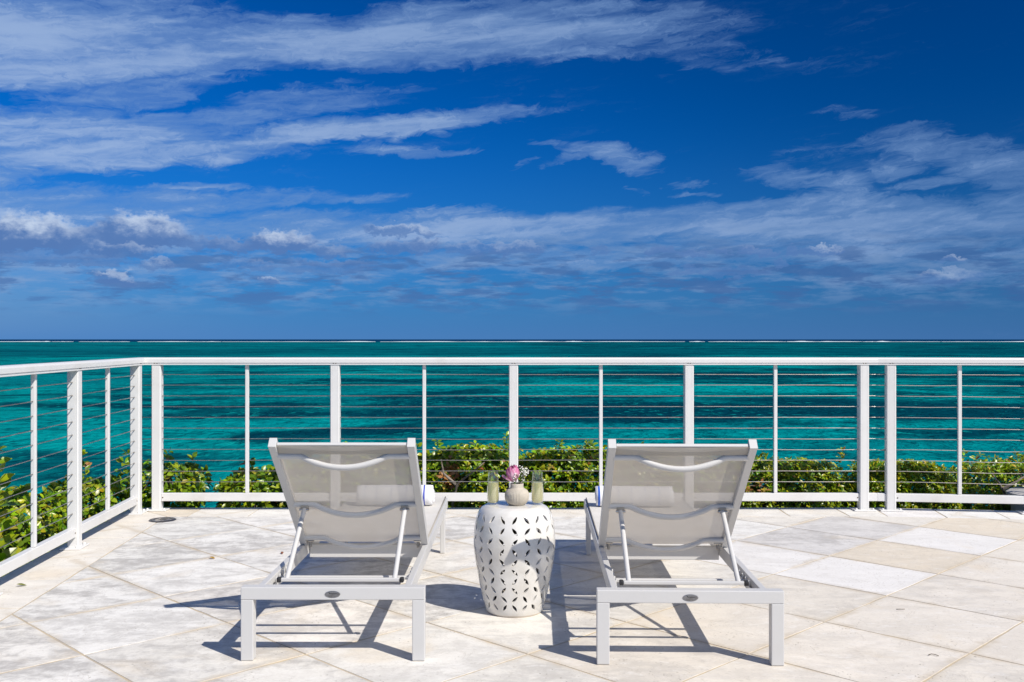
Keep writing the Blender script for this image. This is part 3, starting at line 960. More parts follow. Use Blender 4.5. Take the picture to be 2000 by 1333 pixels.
# ------------------------------------------------------------------ sun loungers
def sling_material(name, col, thru, glow=0.38):
    m, t, out = smat(name)
    uv = t.n('ShaderNodeTexCoord').outputs['Object']
    sp = t.n('ShaderNodeSeparateXYZ', {0: uv})
    wx = t.m('SINE', t.m('MULTIPLY', sp.outputs[0], 2600.0)); wz = t.m('SINE', t.m('MULTIPLY', t.m('ADD', sp.outputs[2], sp.outputs[1]), 2600.0))
    n1 = t.noise(uv, 9, 4, 0.5).outputs[0]
    weave = t.m('MULTIPLY', wx, wz)
    c = t.mix(t.rng(n1, 0.3, 0.7), col, (col[0] * 0.94, col[1] * 0.93, col[2] * 0.91, 1))
    bp = t.n('ShaderNodeBump', {'Strength': 0.15, 'Distance': 0.0006, 'Height': weave}).outputs[0]
    dif = t.n('ShaderNodeBsdfPrincipled', {'Base Color': c, 'Roughness': 0.7, 'Specular IOR Level': 0.25, 'Normal': bp}).outputs[0]
    tl = t.n('ShaderNodeBsdfTranslucent', {'Color': c}).outputs[0]
    a = t.n('ShaderNodeMixShader', {0: glow, 1: dif, 2: tl}).outputs[0]
    tr = t.n('ShaderNodeBsdfTransparent', {'Color': (1, 1, 1, 1)}).outputs[0]
    b_ = t.n('ShaderNodeMixShader', {0: thru, 1: a, 2: tr}).outputs[0]
    t.t.links.new(b_, out.inputs[0])
    return m


MAT['sling'] = sling_material('sling_mesh', (0.73, 0.66, 0.56, 1), 0.155)
MAT['hem'] = sling_material('sling_hem', (0.56, 0.525, 0.47, 1), 0.05)
MAT['seat'] = sling_material('sling_seat', (0.74, 0.715, 0.67, 1), 0.06, 0.10)
MAT['badge_ink'] = paint('badge_ink', (0.012, 0.012, 0.014, 1), 0.5, 0.0)

BP0 = Vector((0, 0.775, 0.292))            # backrest pivot (local)
BDIR = Vector((0, -0.59, 0.512)).normalized()
BLEN = 0.766
BN = Vector((0, -0.512, -0.59)).normalized()   # towards the rear


def bk(t_, x=0.0, n=0.0):
    p = BP0 + BDIR * (BLEN * t_) + BN * n
    return Vector((x, p.y, p.z))


def make_lounger(loc, rz, label):
    W = MAT['lounger_white']
    root = thing('sun_lounger', loc, label, 'sun lounger', 'sun loungers on the terrace', rz)
    # near end frame
    MB().box((0, 0.0225, 0.2525), (0.686, 0.045, 0.047), 0.003, 2).build('end_beam', W, root)
    for s in (-1, 1):
        leg = MB().box((s * 0.3195, 0.0225, 0.1155), (0.0468, 0.0446, 0.2265), 0.003, 2).build('leg', W, root)
        MB().box((0, 0, 0), (0.043, 0.041, 0.003)).build('foot_pad', MAT['hem'], leg).location = (s * 0.3195, 0.0225, 0.0015)
    # side rails
    for s in (-1, 1):
        MB().box((s * 0.2755, 1.06, 0.247), (0.025, 2.03, 0.056), 0.003, 2).build('side_rail', W, root)
        leg = MB().box((s * 0.2745, 1.862, 0.1105), (0.0268, 0.045, 0.2165), 0.003, 2).build('leg', W, root)
        MB().box((0, 0, 0), (0.024, 0.041, 0.003)).build('foot_pad', MAT['hem'], leg).location = (s * 0.2745, 1.862, 0.0015)
    MB().box((0, 2.066, 0.247), (0.525, 0.03, 0.056), 0.003, 2).build('end_rail', W, root)
    MB().box((0, 0.862, 0.2295), (0.525, 0.03, 0.060), 0.003, 2).build('cross_beam', W, root)
    MB().box((0, 1.50, 0.231), (0.525, 0.03, 0.03), 0.003, 2).build('cross_beam', W, root)
    MB().box((0, 0.293, 0.242), (0.525, 0.020, 0.013), 0.002, 1).build('stop_bar', W, root)
    # ratchet racks with teeth
    for s in (-1, 1):
        pr = [(0.14, 0.226), (0.40, 0.226), (0.40, 0.246)]
        y_ = 0.38
        while y_ > 0.15:
            pr += [(y_, 0.246), (y_ - 0.003, 0.262), (y_ - 0.007, 0.267), (y_ - 0.010, 0.262), (y_ - 0.012, 0.246)]
            y_ -= 0.058
        pr += [(0.14, 0.246)]
        MB().prism([(s * 0.2565 - 0.002, a, b_) for a, b_ in pr], (1, 0, 0), 0.004).build('ratchet_rack', W, root)
    # backrest
    for s in (-1, 1):
        tb = MB().beam(bk(-0.03, s * 0.272), bk(1.0, s * 0.272), 0.030, 0.042, 0.003, 2, up=BN).build('backrest_tube', W, root)
        MB().beam(bk(1.0005, s * 0.272), bk(1.004, s * 0.272), 0.031, 0.043, 0.001, 1, up=BN).build('end_cap', W, tb)
    for t_, bow, rr in ((0.905, 0.044, 0.0135), (0.43, 0.042, 0.0135), (0.065, 0.038, 0.0125)):
        pts = []
        for k in range(41):
            u = -1 + 2 * k / 40
            a = abs(u)
            f = 0.0 if a > 0.68 else (1 - (a / 0.66) ** 2 if a < 0.58 else 0.2277 * ((0.68 - a) / 0.10) ** 1.6)
            pts.append(bk(t_ - 0.02 * f, u * 0.262, 0.014 + bow * f))
        MB().tube(pts, rr, 10, True, 0.85, up=tuple(BN)).build('rib', W, root, True, 60)
    MB().beam(bk(0.988, -0.256, 0.002), bk(0.988, 0.256, 0.002), 0.011, 0.014, 0.002, 1, up=BN).build('top_bar', W, root)

    def sheet(fn, nu, nv):
        mb = MB()
        g = [[mb.bm.verts.new(fn(i / nu, j / nv)) for i in range(nu + 1)] for j in range(nv + 1)]
        for j in range(nv):
            for i in range(nu): mb.bm.faces.new((g[j][i], g[j][i + 1], g[j + 1][i + 1], g[j + 1][i]))
        return mb

    sag = lambda u: 0.012 * math.sin(math.pi * u)
    sheet(lambda u, v: bk(0.0 + 0.965 * v, (u - 0.5) * 0.515, 0.002 + sag(u) * (0.4 + 0.6 * math.sin(math.pi * v))), 14, 12).build('backrest_sling', MAT['sling'], root, True)
    sheet(lambda u, v: bk(0.925 + 0.073 * v, (u - 0.5) * 0.513, 0.0112 + sag(u) * 0.4), 14, 2).build('backrest_hem', MAT['hem'], root, True)
    sheet(lambda u, v: Vector(((u - 0.5) * 0.548, 0.80 + 1.272 * v, 0.2835 - 0.008 * math.sin(math.pi * u) * math.sin(math.pi * v) ** 0.5)), 12, 16).build('seat_sling', MAT['seat'], root, True)
    for s in (-1, 1):
        MB().tube([(s * 0.274, 0.80, 0.2795), (s * 0.274, 2.072, 0.2795)], 0.0045, 8).build('seat_piping', MAT['hem'], root, True)
    # support stand: two struts, foot bar, black end caps
    for s in (-1, 1):
        top = bk(0.43, s * 0.214, 0.038)
        a, b_ = Vector((s * 0.2125, top.y, top.z)), Vector((s * 0.210, 0.168, 0.264))
        mid_ = a.lerp(b_, 0.22) + Vector((0, -0.006, -0.002))
        MB().tube([a, mid_, a.lerp(b_, 0.45), a.lerp(b_, 0.8), b_], 0.0098, 12).build('support_strut', W, root, True, 50)
        br = MB().box((s * 0.2125, top.y + 0.004, top.z + 0.004), (0.032, 0.012, 0.024), 0.002).build('strut_bracket', MAT['hem'], root)
        MB().tube([(s * 0.2125 - 0.02, top.y - 0.002, top.z), (s * 0.2125 + 0.02, top.y - 0.002, top.z)], 0.006, 10).build('bolt', MAT['bolt'], br, True, 40)
        MB().box((s * 0.239, 0.165, 0.2645), (0.016, 0.024, 0.019), 0.004, 2).build('bar_cap', MAT['rubber'], root, True, 40)
        MB().box((s * 0.243, 0.772, 0.284), (0.012, 0.026, 0.044), 0.003, 1).build('pivot_bracket', MAT['hem'], root)
        MB().tube([(s * 0.225, 0.765, 0.293), (s * 0.262, 0.765, 0.293)], 0.0075, 10).build('pivot_bolt', MAT['bolt'], root, True, 40)
    MB().box((0, 0.165, 0.2645), (0.462, 0.016, 0.014), 0.003, 2).build('foot_bar', W, root)
    # oval maker's badge on the end beam
    mb = MB()
    ring0 = [mb.bm.verts.new((0.0285 * math.cos(k * math.tau / 36), -0.0002, 0.0122 * math.sin(k * math.tau / 36))) for k in range(36)]
    ring1 = [mb.bm.verts.new((0.0285 * math.cos(k * math.tau / 36), -0.0018, 0.0122 * math.sin(k * math.tau / 36))) for k in range(36)]
    ring2 = [mb.bm.verts.new((0.0262 * math.cos(k * math.tau / 36), -0.0022, 0.0104 * math.sin(k * math.tau / 36))) for k in range(36)]
    for k in range(36):
        k2 = (k + 1) % 36
        mb.bm.faces.new((ring0[k], ring0[k2], ring1[k2], ring1[k])); mb.bm.faces.new((ring1[k], ring1[k2], ring2[k2], ring2[k]))
    mb.bm.faces.new(ring2)
    bd = mb.build('badge', MAT['badge'], root); bd.location = (0.0, 0, 0.2505)
    mk = MB()
    mk.prism([(-0.0148, -0.0023, 0.0082), (-0.0128, -0.0023, 0.0088), (-0.0095, -0.0023, 0.0036), (0.0165, -0.0023, 0.0036), (0.0165, -0.0023, 0.0016), (-0.0112, -0.0023, 0.0016)], (0, -1, 0), 0.0006)
    mk.build('badge_mark', MAT['badge_ink'], bd)
    return root


make_lounger((-0.668, 3.66, 0), R(-0.15), 'white framed sun lounger left of the ceramic stool')
make_lounger((0.6555, 3.611, 0), R(-1.35), 'white framed sun lounger right of the ceramic stool')


# ------------------------------------------------------------------ rolled towels
def towel_material(name, stripes):
    m, t, out = smat(name)
    oc = t.n('ShaderNodeTexCoord').outputs['Object']
    sp = t.n('ShaderNodeSeparateXYZ', {0: oc})
    x = sp.outputs[0]
    n1 = t.noise(oc, 260, 3, 0.6).outputs[0]
    n2 = t.noise(oc, 14, 3, 0.5).outputs[0]
    xw = t.m('ADD', x, t.m('MULTIPLY', t.m('SUBTRACT', n2, 0.5), 0.004))
    c = (0.80, 0.80, 0.82, 1)
    for (pos_, w, col) in stripes:
        f = t.rng(t.m('ABSOLUTE', t.m('SUBTRACT', xw, pos_)), w, w * 0.7)
        c = t.mix(f, c, col)
    bp = t.n('ShaderNodeBump', {'Strength': 0.6, 'Distance': 0.002, 'Height': n1}).outputs[0]
    principled(t, out, c, 0.95, 0.1, bp, sheen=0.3)
    return m


def make_towel(loc, rz, length, mat, label):
    mb = MB()
    rt = random.Random(int(loc[0] * 100))
    turns, seg, nl = 4.0, 22, 16
    th = 0.0125
    N = int(turns * seg)
    wob = [rt.uniform(-0.0015, 0.0015) for _ in range(nl + 1)]
    rows = []
    for j in range(nl + 1):
        f = j / nl
        x = (f - 0.5) * length
        row_o, row_i = [], []
        for k in range(N + 1):
            a = k / seg * math.tau
            r = 0.009 + th * k / seg + wob[j] * (k / N)
            if j in (0, nl): r -= 0.002 * (0.5 + 0.5 * math.sin(k * 1.3))
            ex = (rt.uniform(-0.003, 0.003) if j in (0, nl) else 0) + (0.004 * math.sin(k * 0.21) if j in (0, nl) else 0)
            sq = 0.96 if math.sin(a) < 0 else 1.0
            row_o.append(mb.bm.verts.new((x + ex, r * math.cos(a), r * math.sin(a) * sq)))
            ri = r - th * 0.86
            row_i.append(mb.bm.verts.new((x + ex, ri * math.cos(a), ri * math.sin(a) * sq)))
        rows.append((row_o, row_i))
    for (o0, i0), (o1, i1) in zip(rows, rows[1:]):
        for k in range(N):
            mb.bm.faces.new((o0[k], o0[k + 1], o1[k + 1], o1[k])); mb.bm.faces.new((i0[k], i1[k], i1[k + 1], i0[k + 1]))
        mb.bm.faces.new((o0[N], i0[N], i1[N], o1[N])); mb.bm.faces.new((o0[0], o1[0], i1[0], i0[0]))
    for (o, i_) in (rows[0], rows[-1]):
        for k in range(N): mb.bm.faces.new((o[k], i_[k], i_[k + 1], o[k + 1]))
    o = mb.build('rolled_towel', mat, None, True)
    o.location = loc
    o.rotation_euler = (R(-100), 0, rz)
    return tag(o, label, 'towel', 'rolled towels on the loungers')


BLUE, PBLUE = (0.012, 0.04, 0.42, 1), (0.42, 0.48, 0.62, 1)
ml_ = towel_material('towel_left', [(0.160, 0.0048, BLUE), (0.062, 0.003, PBLUE), (-0.02, 0.003, PBLUE), (-0.10, 0.003, PBLUE), (-0.165, 0.002, PBLUE)])
mr_ = towel_material('towel_right', [(-0.196, 0.0065, (0.02, 0.13, 0.62, 1)), (-0.09, 0.003, PBLUE), (-0.02, 0.003, PBLUE), (0.055, 0.003, PBLUE), (0.13, 0.003, PBLUE)])
make_towel((-0.643, 5.44, 0.3405), 0.0, 0.415, ml_, 'white rolled towel with blue stripe on the left lounger')
make_towel((0.672, 5.40, 0.3405), R(-1.35), 0.42, mr_, 'white rolled towel with blue edge on the right lounger')

# ------------------------------------------------------------------ pierced ceramic stool
m, t, out = smat('cream_glaze')
oc = t.n('ShaderNodeTexCoord').outputs['Object']
n1 = t.noise(oc, 7, 6, 0.6, 0.4).outputs[0]; n2 = t.noise(oc, 40, 5, 0.6).outputs[0]
vor = t.n('ShaderNodeTexVoronoi', {'Vector': oc, 'Scale': 90.0}, feature='DISTANCE_TO_EDGE').outputs['Distance']
sp = t.n('ShaderNodeSeparateXYZ', {0: oc})
c = t.mix(t.rng(n1, 0.35, 0.7), (0.71, 0.695, 0.665, 1), (0.61, 0.585, 0.54, 1))
c = t.mix(t.m('MULTIPLY', t.rng(vor, 0.03, 0.0), 0.16), c, (0.36, 0.32, 0.26, 1))
c = t.mix(t.m('MULTIPLY', t.rng(sp.outputs[2], 0.012, 0.003), 0.6), c, (0.40, 0.30, 0.20, 1))
bp = t.n('ShaderNodeBump', {'Strength': 0.12, 'Distance': 0.004, 'Height': t.m('ADD', n1, t.m('MULTIPLY', n2, 0.3))}).outputs[0]
principled(t, out, c, t.rng(n2, 0.3, 0.7, 0.12, 0.26), 0.5, bp, coat=0.3)
MAT['glaze'] = m

STOOL = Vector((0.011, 4.352, 0))
PROF = [(0.0, 0.126), (0.054, 0.140), (0.115, 0.153), (0.174, 0.164), (0.24, 0.1755), (0.298, 0.1805), (0.35, 0.179), (0.40, 0.1725), (0.430, 0.164), (0.450, 0.153), (0.462, 0.141)]


def prof_r(z):
    # Catmull-Rom through PROF
    for i in range(len(PROF) - 1):
        if PROF[i][0] <= z <= PROF[i + 1][0] or i == len(PROF) - 2:
            p0 = PROF[max(i - 1, 0)][1]; p1 = PROF[i][1]; p2 = PROF[i + 1][1]; p3 = PROF[min(i + 2, len(PROF) - 1)][1]
            u = (z - PROF[i][0]) / (PROF[i + 1][0] - PROF[i][0])
            return 0.5 * (2 * p1 + (p2 - p0) * u + (2 * p0 - 5 * p1 + 4 * p2 - p3) * u * u + (3 * p1 - p0 - 3 * p2 + p3) * u ** 3)


st = thing('garden_stool', STOOL, 'cream ceramic garden stool pierced with leaf shaped holes between the loungers', 'stool')
NC = 20
ROWS = [(0.026 + 0.0403 * k * (0.94 + 0.011 * k)) for k in range(11)]     # row edges, slightly taller rows higher up
bm = bmesh.new()
cache = {}


def sv(th_, z, key=None):
    if key is not None and key in cache: return cache[key]
    r = prof_r(z)
    v = bm.verts.new((r * math.cos(th_), r * math.sin(th_), z))
    if key is not None: cache[key] = v
    return v


off = -math.pi / 2 + 0.16
for row in range(10):
    z0, z1 = ROWS[row], ROWS[row + 1]
    for c_ in range(NC):
        t0 = off + c_ * math.tau / NC; t1 = t0 + math.tau / NC
        K = 4
        outer = []
        for k in range(K): outer.append((k / K, 0.0))
        for k in range(K): outer.append((1.0, k / K))
        for k in range(K): outer.append((1 - k / K, 1.0))
        for k in range(K): outer.append((0.0, 1 - k / K))
        sgn = 1 if (row + c_) % 2 == 0 else -1
        rm = prof_r((z0 + z1) / 2)
        cw, chh = rm * math.tau / NC, z1 - z0
        inner = []
        half_l, half_w = min(0.0195, 0.45 * min(cw, chh) * 1.05), 0.0066 * (0.72 + 0.28 * cw / 0.0565)
        ax = Vector((0.62 * sgn, 0.785)).normalized(); pr_ = Vector((-ax.y, ax.x))
        jit = 1 + 0.13 * math.sin(row * 3.1 + c_ * 1.7); tw = 0.10 * math.sin(row * 5.3 + c_ * 2.9)
        ax = Vector((ax.x * math.cos(tw) - ax.y * math.sin(tw), ax.x * math.sin(tw) + ax.y * math.cos(tw))); pr_ = Vector((-ax.y, ax.x))
        for (u, v_) in outer:
            dx, dy = (u - 0.5) * cw, (v_ - 0.5) * chh
            ang = math.atan2(pr_.x * dx + pr_.y * dy, ax.x * dx + ax.y * dy)
            # vesica outline in polar steps
            s_ = math.cos(ang)
            lx = half_l * s_
            ly = half_w * jit * (1 - abs(s_) ** 2.0) * (1 if math.sin(ang) >= 0 else -1)
            inner.append((ax.x * lx + pr_.x * ly, ax.y * lx + pr_.y * ly))
        ov, iv = [], []
        for (u, v_), (ix, iy) in zip(outer, inner):
            key = (round((c_ + u) * K) % (NC * K), round((row + v_) * K))
            ov.append(sv(t0 + (t1 - t0) * u, z0 + (z1 - z0) * v_, key))
            iv.append(sv((t0 + t1) / 2 + ix / rm, (z0 + z1) / 2 + iy))
        n = len(ov)
        for k in range(n):
            k2 = (k + 1) % n
            if len({ov[k], ov[k2], iv[k2], iv[k]}) == 4: bm.faces.new((ov[k], ov[k2], iv[k2], iv[k]))
# plain bands below and above the pierced field, and the top
NB = NC * 4
low_ring = [cache[(k, 0)] for k in range(NB)]
top_ring = [cache[(k, 40)] for k in range(NB)]


def ring(r, z): return [bm.verts.new((r * math.cos(off + k * math.tau / NB), r * math.sin(off + k * math.tau / NB), z)) for k in range(NB)]


def join(a, b_):
    for k in range(NB): bm.faces.new((a[k], a[(k + 1) % NB], b_[(k + 1) % NB], b_[k]))


r1 = ring(prof_r(0.008), 0.010); r0 = ring(0.121, 0.001)
join(r0, r1); join(r1, low_ring)
zt = ROWS[10]
prev = top_ring
for (r, z) in ((prof_r(zt) - 0.009, zt + 0.010), (0.136, 0.463), (0.128, 0.468), (0.118, 0.4702), (0.06, 0.4705)):
    if z <= zt: continue
    nr = ring(r, z); join(prev, nr); prev = nr
cv = bm.verts.new((0, 0, 0.4705))
for k in range(NB): bm.faces.new((prev[k], prev[(k + 1) % NB], cv))
bmesh.ops.recalc_face_normals(bm, faces=bm.faces)
me = bpy.data.meshes.new('body'); bm.to_mesh(me); bm.free()
me.materials.append(MAT['glaze'])
me.polygons.foreach_set('use_smooth', [True] * len(me.polygons))
body = link('body', me, st)
body.data.materials.append(paint('raw_clay_shade', (0.10, 0.070, 0.050, 1), 0.8, 0.3, 30))  # unglazed inside, coloured extra dark to paint shade behind the holes
so = body.modifiers.new('thickness', 'SOLIDIFY'); so.thickness = 0.010; so.offset = -1.0; so.material_offset = 1
bpy.context.view_layer.update()
me2 = bpy.data.meshes.new_from_object(body.evaluated_get(bpy.context.evaluated_depsgraph_get()))
body.modifiers.clear(); body.data = me2; me2.name = 'body'
me2.set_sharp_from_angle(angle=R(38))
mb = MB(); mb.lathe([(0.100, 0.001), (0.122, 0.0012), (0.122, 0.006), (0.100, 0.006), (0.100, 0.001)], 48); mb.build('foot_ring', MAT['glaze'], st, True, 40)
TOPZ = 0.4708

# ------------------------------------------------------------------ vase
m, t, out = smat('stoneware')
oc = t.n('ShaderNodeTexCoord').outputs['Object']
n1 = t.noise(oc, 30, 5, 0.6).outputs[0]; n2 = t.noise(oc, 300, 3, 0.6).outputs[0]
c = t.mix(t.rng(n1, 0.3, 0.7), (0.50, 0.455, 0.385, 1), (0.42, 0.38, 0.315, 1))
principled(t, out, c, 0.7, 0.3, t.n('ShaderNodeBump', {'Strength': 0.2, 'Distance': 0.001, 'Height': n2}).outputs[0])
MAT['stoneware'] = m
VASE = Vector((0.0215, 4.335, TOPZ))
vs_ = thing('vase', VASE, 'squat ribbed sand coloured stoneware vase on the stool', 'vase')
NR = 240


def ribs(k, z):
    f = min(1, max(0, (z - 0.010) / 0.010)) * min(1, max(0, (0.064 - z) / 0.008))
    return 0.0011 * f * (math.cos(k * math.tau / 5.0) - 0.2)


mb = MB()
mb.lathe([(0, 0), (0.031, 0), (0.036, 0.002), (0.0445, 0.010), (0.0505, 0.021), (0.0528, 0.034), (0.0522, 0.050), (0.0485, 0.060), (0.0425, 0.0665), (0.0355, 0.0705), (0.0305, 0.0745), (0.0290, 0.080), (0.0295, 0.0925), (0.0282, 0.0945), (0.0265, 0.0925), (0.0260, 0.080), (0.0275, 0.074)], NR, rib=ribs)
mb.build('body', MAT['stoneware'], vs_, True)
mb = MB(); mb.lathe([(0, 0.078), (0.0262, 0.078), (0.0262, 0.0785), (0, 0.0785)], 24); mb.build('water', MAT['rubber'], vs_)


# ------------------------------------------------------------------ glasses of sparkling wine
def clear_material(name, tint, body, bodycol, ior=1.45):
    m, t, out = smat(name)
    fr = t.m('ADD', t.m('MULTIPLY', t.m('POWER', t.n('ShaderNodeLayerWeight', {'Blend': 0.5}).outputs['Facing'], 3.5), (ior - 1.0) * 2.2), 0.07)
    gl = t.n('ShaderNodeBsdfGlossy', {'Color': (1, 1, 1, 1), 'Roughness': 0.02}).outputs[0]
    tr = t.n('ShaderNodeBsdfTransparent', {'Color': tint}).outputs[0]
    base = tr
    if body > 0:
        di = t.n('ShaderNodeBsdfTranslucent', {'Color': bodycol}).outputs[0]
        d2 = t.n('ShaderNodeBsdfDiffuse', {'Color': bodycol}).outputs[0]
        dd = t.n('ShaderNodeMixShader', {0: 0.5, 1: di, 2: d2}).outputs[0]
        oc_ = t.n('ShaderNodeTexCoord').outputs['Object']
        nb = t.rng(t.noise(oc_, 420, 2, 0.5).outputs[0], 0.56, 0.66, body, min(1, body + 0.25))
        base = t.n('ShaderNodeMixShader', {0: nb, 1: tr, 2: dd}).outputs[0]
    mx = t.n('ShaderNodeMixShader', {0: fr, 1: base, 2: gl}).outputs[0]
    t.t.links.new(mx, out.inputs[0])
    return m


MAT['glass'] = clear_material('clear_glass', (0.965, 0.975, 0.975, 1), 0.0, None, 1.42)
MAT['wine'] = clear_material('sparkling_wine', (0.96, 0.95, 0.78, 1), 0.78, (0.96, 0.89, 0.52, 1), 1.15)


def make_glass(loc, label):
    g = thing('champagne_glass', loc, label, 'glass', 'stemless glasses of pale wine on the stool')
    prof = [(0.0, 0.0), (0.0165, 0.0), (0.0200, 0.0018), (0.0238, 0.008), (0.0262, 0.020), (0.0270, 0.036), (0.0264, 0.062), (0.0246, 0.095), (0.0218, 0.138), (0.0214, 0.1415),
            (0.0205, 0.1415), (0.0207, 0.138), (0.0234, 0.095), (0.0252, 0.062), (0.0258, 0.036), (0.0250, 0.021), (0.0226, 0.0115), (0.0150, 0.0075), (0.0, 0.0065)]
    MB().lathe(prof, 40).build('bowl', MAT['glass'], g, True, 50)
    MB().lathe([(0, 0.0072), (0.0148, 0.0082), (0.0222, 0.0120), (0.0247, 0.0212), (0.0255, 0.036), (0.0249, 0.062), (0.02325, 0.093), (0.0230, 0.0968), (0.0, 0.0962)], 40).build('wine', MAT['wine'], g, True, 50)
    return g


make_glass((-0.0835, 4.345, TOPZ), 'stemless glass of pale sparkling wine left of the vase')
make_glass((0.1125, 4.345, TOPZ), 'stemless glass of pale sparkling wine right of the vase')

# ------------------------------------------------------------------ flowers


def petal_material(name, c0, c1, tr_=0.35):
    m, t, out = smat(name)
    oc = t.n('ShaderNodeTexCoord').outputs['Object']
    sp = t.n('ShaderNodeSeparateXYZ', {0: oc})
    n1 = t.noise(oc, 60, 4, 0.6).outputs[0]
    c = t.mix(t.rng(t.m('ADD', sp.outputs[2], t.m('MULTIPLY', t.m('SUBTRACT', n1, 0.5), 0.05)), 0.0, 0.085), c0, c1)
    d = t.n('ShaderNodeBsdfPrincipled', {'Base Color': c, 'Roughness': 0.55, 'Specular IOR Level': 0.25}).outputs[0]
    tl = t.n('ShaderNodeBsdfTranslucent', {'Color': c}).outputs[0]
    t.t.links.new(t.n('ShaderNodeMixShader', {0: tr_, 1: d, 2: tl}).outputs[0], out.inputs[0])
    return m


MAT['petal'] = petal_material('peony_petal', (0.80, 0.52, 0.64, 1), (0.72, 0.22, 0.42, 1))
MAT['petal_pale'] = petal_material('peony_petal_pale', (0.82, 0.66, 0.73, 1), (0.80, 0.44, 0.60, 1))
MAT['stem'] = paint('green_stem', (0.10, 0.17, 0.04, 1), 0.5, 0.2, 40)
MAT['blossom'] = paint('white_blossom', (0.80, 0.79, 0.72, 1), 0.7, 0.1, 90)
pr = random.Random(11)
peony = thing('pink_peony', (VASE.x - 0.010, VASE.y - 0.002, VASE.z + 0.090), 'half open pink peony leaning left in the vase', 'flower')
peony.rotation_euler = (R(8), R(-8), 0)


def petal(ang, rad, h, width, open_, mat, lean=0.0, base=0.012):
    mb = MB()
    nu, nv = 7, 8
    g = []
    for j in range(nv + 1):
        v_ = j / nv
        row = []
        prof = rad * (0.25 + 0.75 * math.sin(min(1, v_ * 1.15) * math.pi / 2)) * (1 - (0.52 - open_) * max(0, v_ - 0.45) ** 1.2 * 1.9)
        w = width * (0.35 + 0.65 * math.sin(math.pi * min(0.94, 0.12 + v_ * 0.78)))
        for i in range(nu + 1):
            u = i / nu * 2 - 1
            a = ang + u * w
            edge = 0.0025 * math.sin(u * 7 + ang * 5) * v_
            zz = base + h * v_ * (1 - 0.10 * u * u) + edge
            row.append(mb.bm.verts.new(((prof + edge) * math.cos(a), (prof + edge) * math.sin(a), zz)))
        g.append(row)
    for j in range(nv):
        for i in range(nu): mb.bm.faces.new((g[j][i], g[j][i + 1], g[j + 1][i + 1], g[j + 1][i]))
    return mb.build('petal', mat, peony, True)


for ring_, (n, rad, h, wd, op) in enumerate(((4, 0.014, 0.062, 1.1, 0.0), (5, 0.022, 0.070, 0.95, 0.03), (6, 0.029, 0.071, 0.85, 0.08), (6, 0.034, 0.066, 0.80, 0.12))):
    for k in range(n):
        petal(k * math.tau / n + ring_ * 0.5 + pr.uniform(-0.15, 0.15), rad * pr.uniform(0.94, 1.05), h * pr.uniform(0.9, 1.05), wd, op, MAT['petal_pale'] if (ring_ + k) % 3 == 0 else MAT['petal'])
petal(math.pi - 0.2, 0.040, 0.036, 0.42, 0.75, MAT['petal'])
petal(math.pi + 0.7, 0.036, 0.030, 0.40, 0.6, MAT['petal'])
MB().tube([(0.004, 0, -0.03), (0.002, 0, -0.01), (0, 0, 0.016)], [0.0026, 0.0026, 0.006], 8).build('stem', MAT['stem'], peony, True)

bb = thing('babys_breath', (VASE.x + 0.008, VASE.y, VASE.z + 0.080), "spray of tiny white baby's breath blossoms in the vase", 'flower')
stems, tips = MB(), []
for k in range(11):
    a = pr.uniform(-0.9, 0.9) if k < 9 else pr.uniform(0, math.tau)
    reach = pr.uniform(0.010, 0.034); hgt = pr.uniform(0.042, 0.082)
    tip = Vector((0.006 + reach * math.cos(a), -0.012 + reach * 0.6 * math.sin(a) - pr.uniform(0, 0.016), hgt))
    if k in (9, 10): tip = Vector((-0.018 + 0.012 * (k - 9), -0.036, 0.040 + 0.016 * (k - 9)))
    mid_ = Vector((tip.x * 0.4, tip.y * 0.4, tip.z * 0.55))
    stems.tube([(0, 0, -0.004), mid_, tip], 0.0007, 5)
    for q in range(6):
        e = tip + Vector((pr.gauss(0, 0.008), pr.gauss(0, 0.007), pr.gauss(0.002, 0.007)))
        stems.tube([mid_.lerp(tip, pr.uniform(0.5, 1.0)), e], 0.0004, 4)
        tips.append(e)
st_o = stems.build('stems', MAT['stem'], bb, True); st_o['kind'] = 'stuff'
bl = MB()
for e in tips:
    rr = pr.uniform(0.0020, 0.0034)
    for q in range(3):
        b2 = bmesh.new(); bmesh.ops.create_icosphere(b2, subdivisions=1, radius=rr * pr.uniform(0.6, 1.0))
        bl._take(b2, Matrix.Translation(e + Vector((pr.uniform(-1, 1), pr.uniform(-1, 1), pr.uniform(-1, 1))) * rr * 0.6))
o = bl.build('blossoms', MAT['blossom'], bb, True); o['kind'] = 'stuff'

# ------------------------------------------------------------------ hedge plants
def leaf_material(name, rough=0.32):
    m, t, out = smat(name)
    tone = t.n('ShaderNodeAttribute', attribute_name='tone').outputs['Color']
    oc = t.n('ShaderNodeTexCoord').outputs['Object']
    n1 = t.noise(oc, 45, 3, 0.5).outputs[0]
    c = t.mix(t.rng(n1, 0.3, 0.75, 0.0, 0.35), tone, t.v('MULTIPLY', tone, (0.55, 0.62, 0.5)))
    d = t.n('ShaderNodeBsdfPrincipled', {'Base Color': c, 'Roughness': rough, 'Specular IOR Level': 0.5}).outputs[0]
    tc = t.v('MULTIPLY', tone, (1.35, 1.25, 0.6))
    tl = t.n('ShaderNodeBsdfTranslucent', {'Color': tc}).outputs[0]
    t.t.links.new(t.n('ShaderNodeMixShader', {0: 0.28, 1: d, 2: tl}).outputs[0], out.inputs[0])
    return m


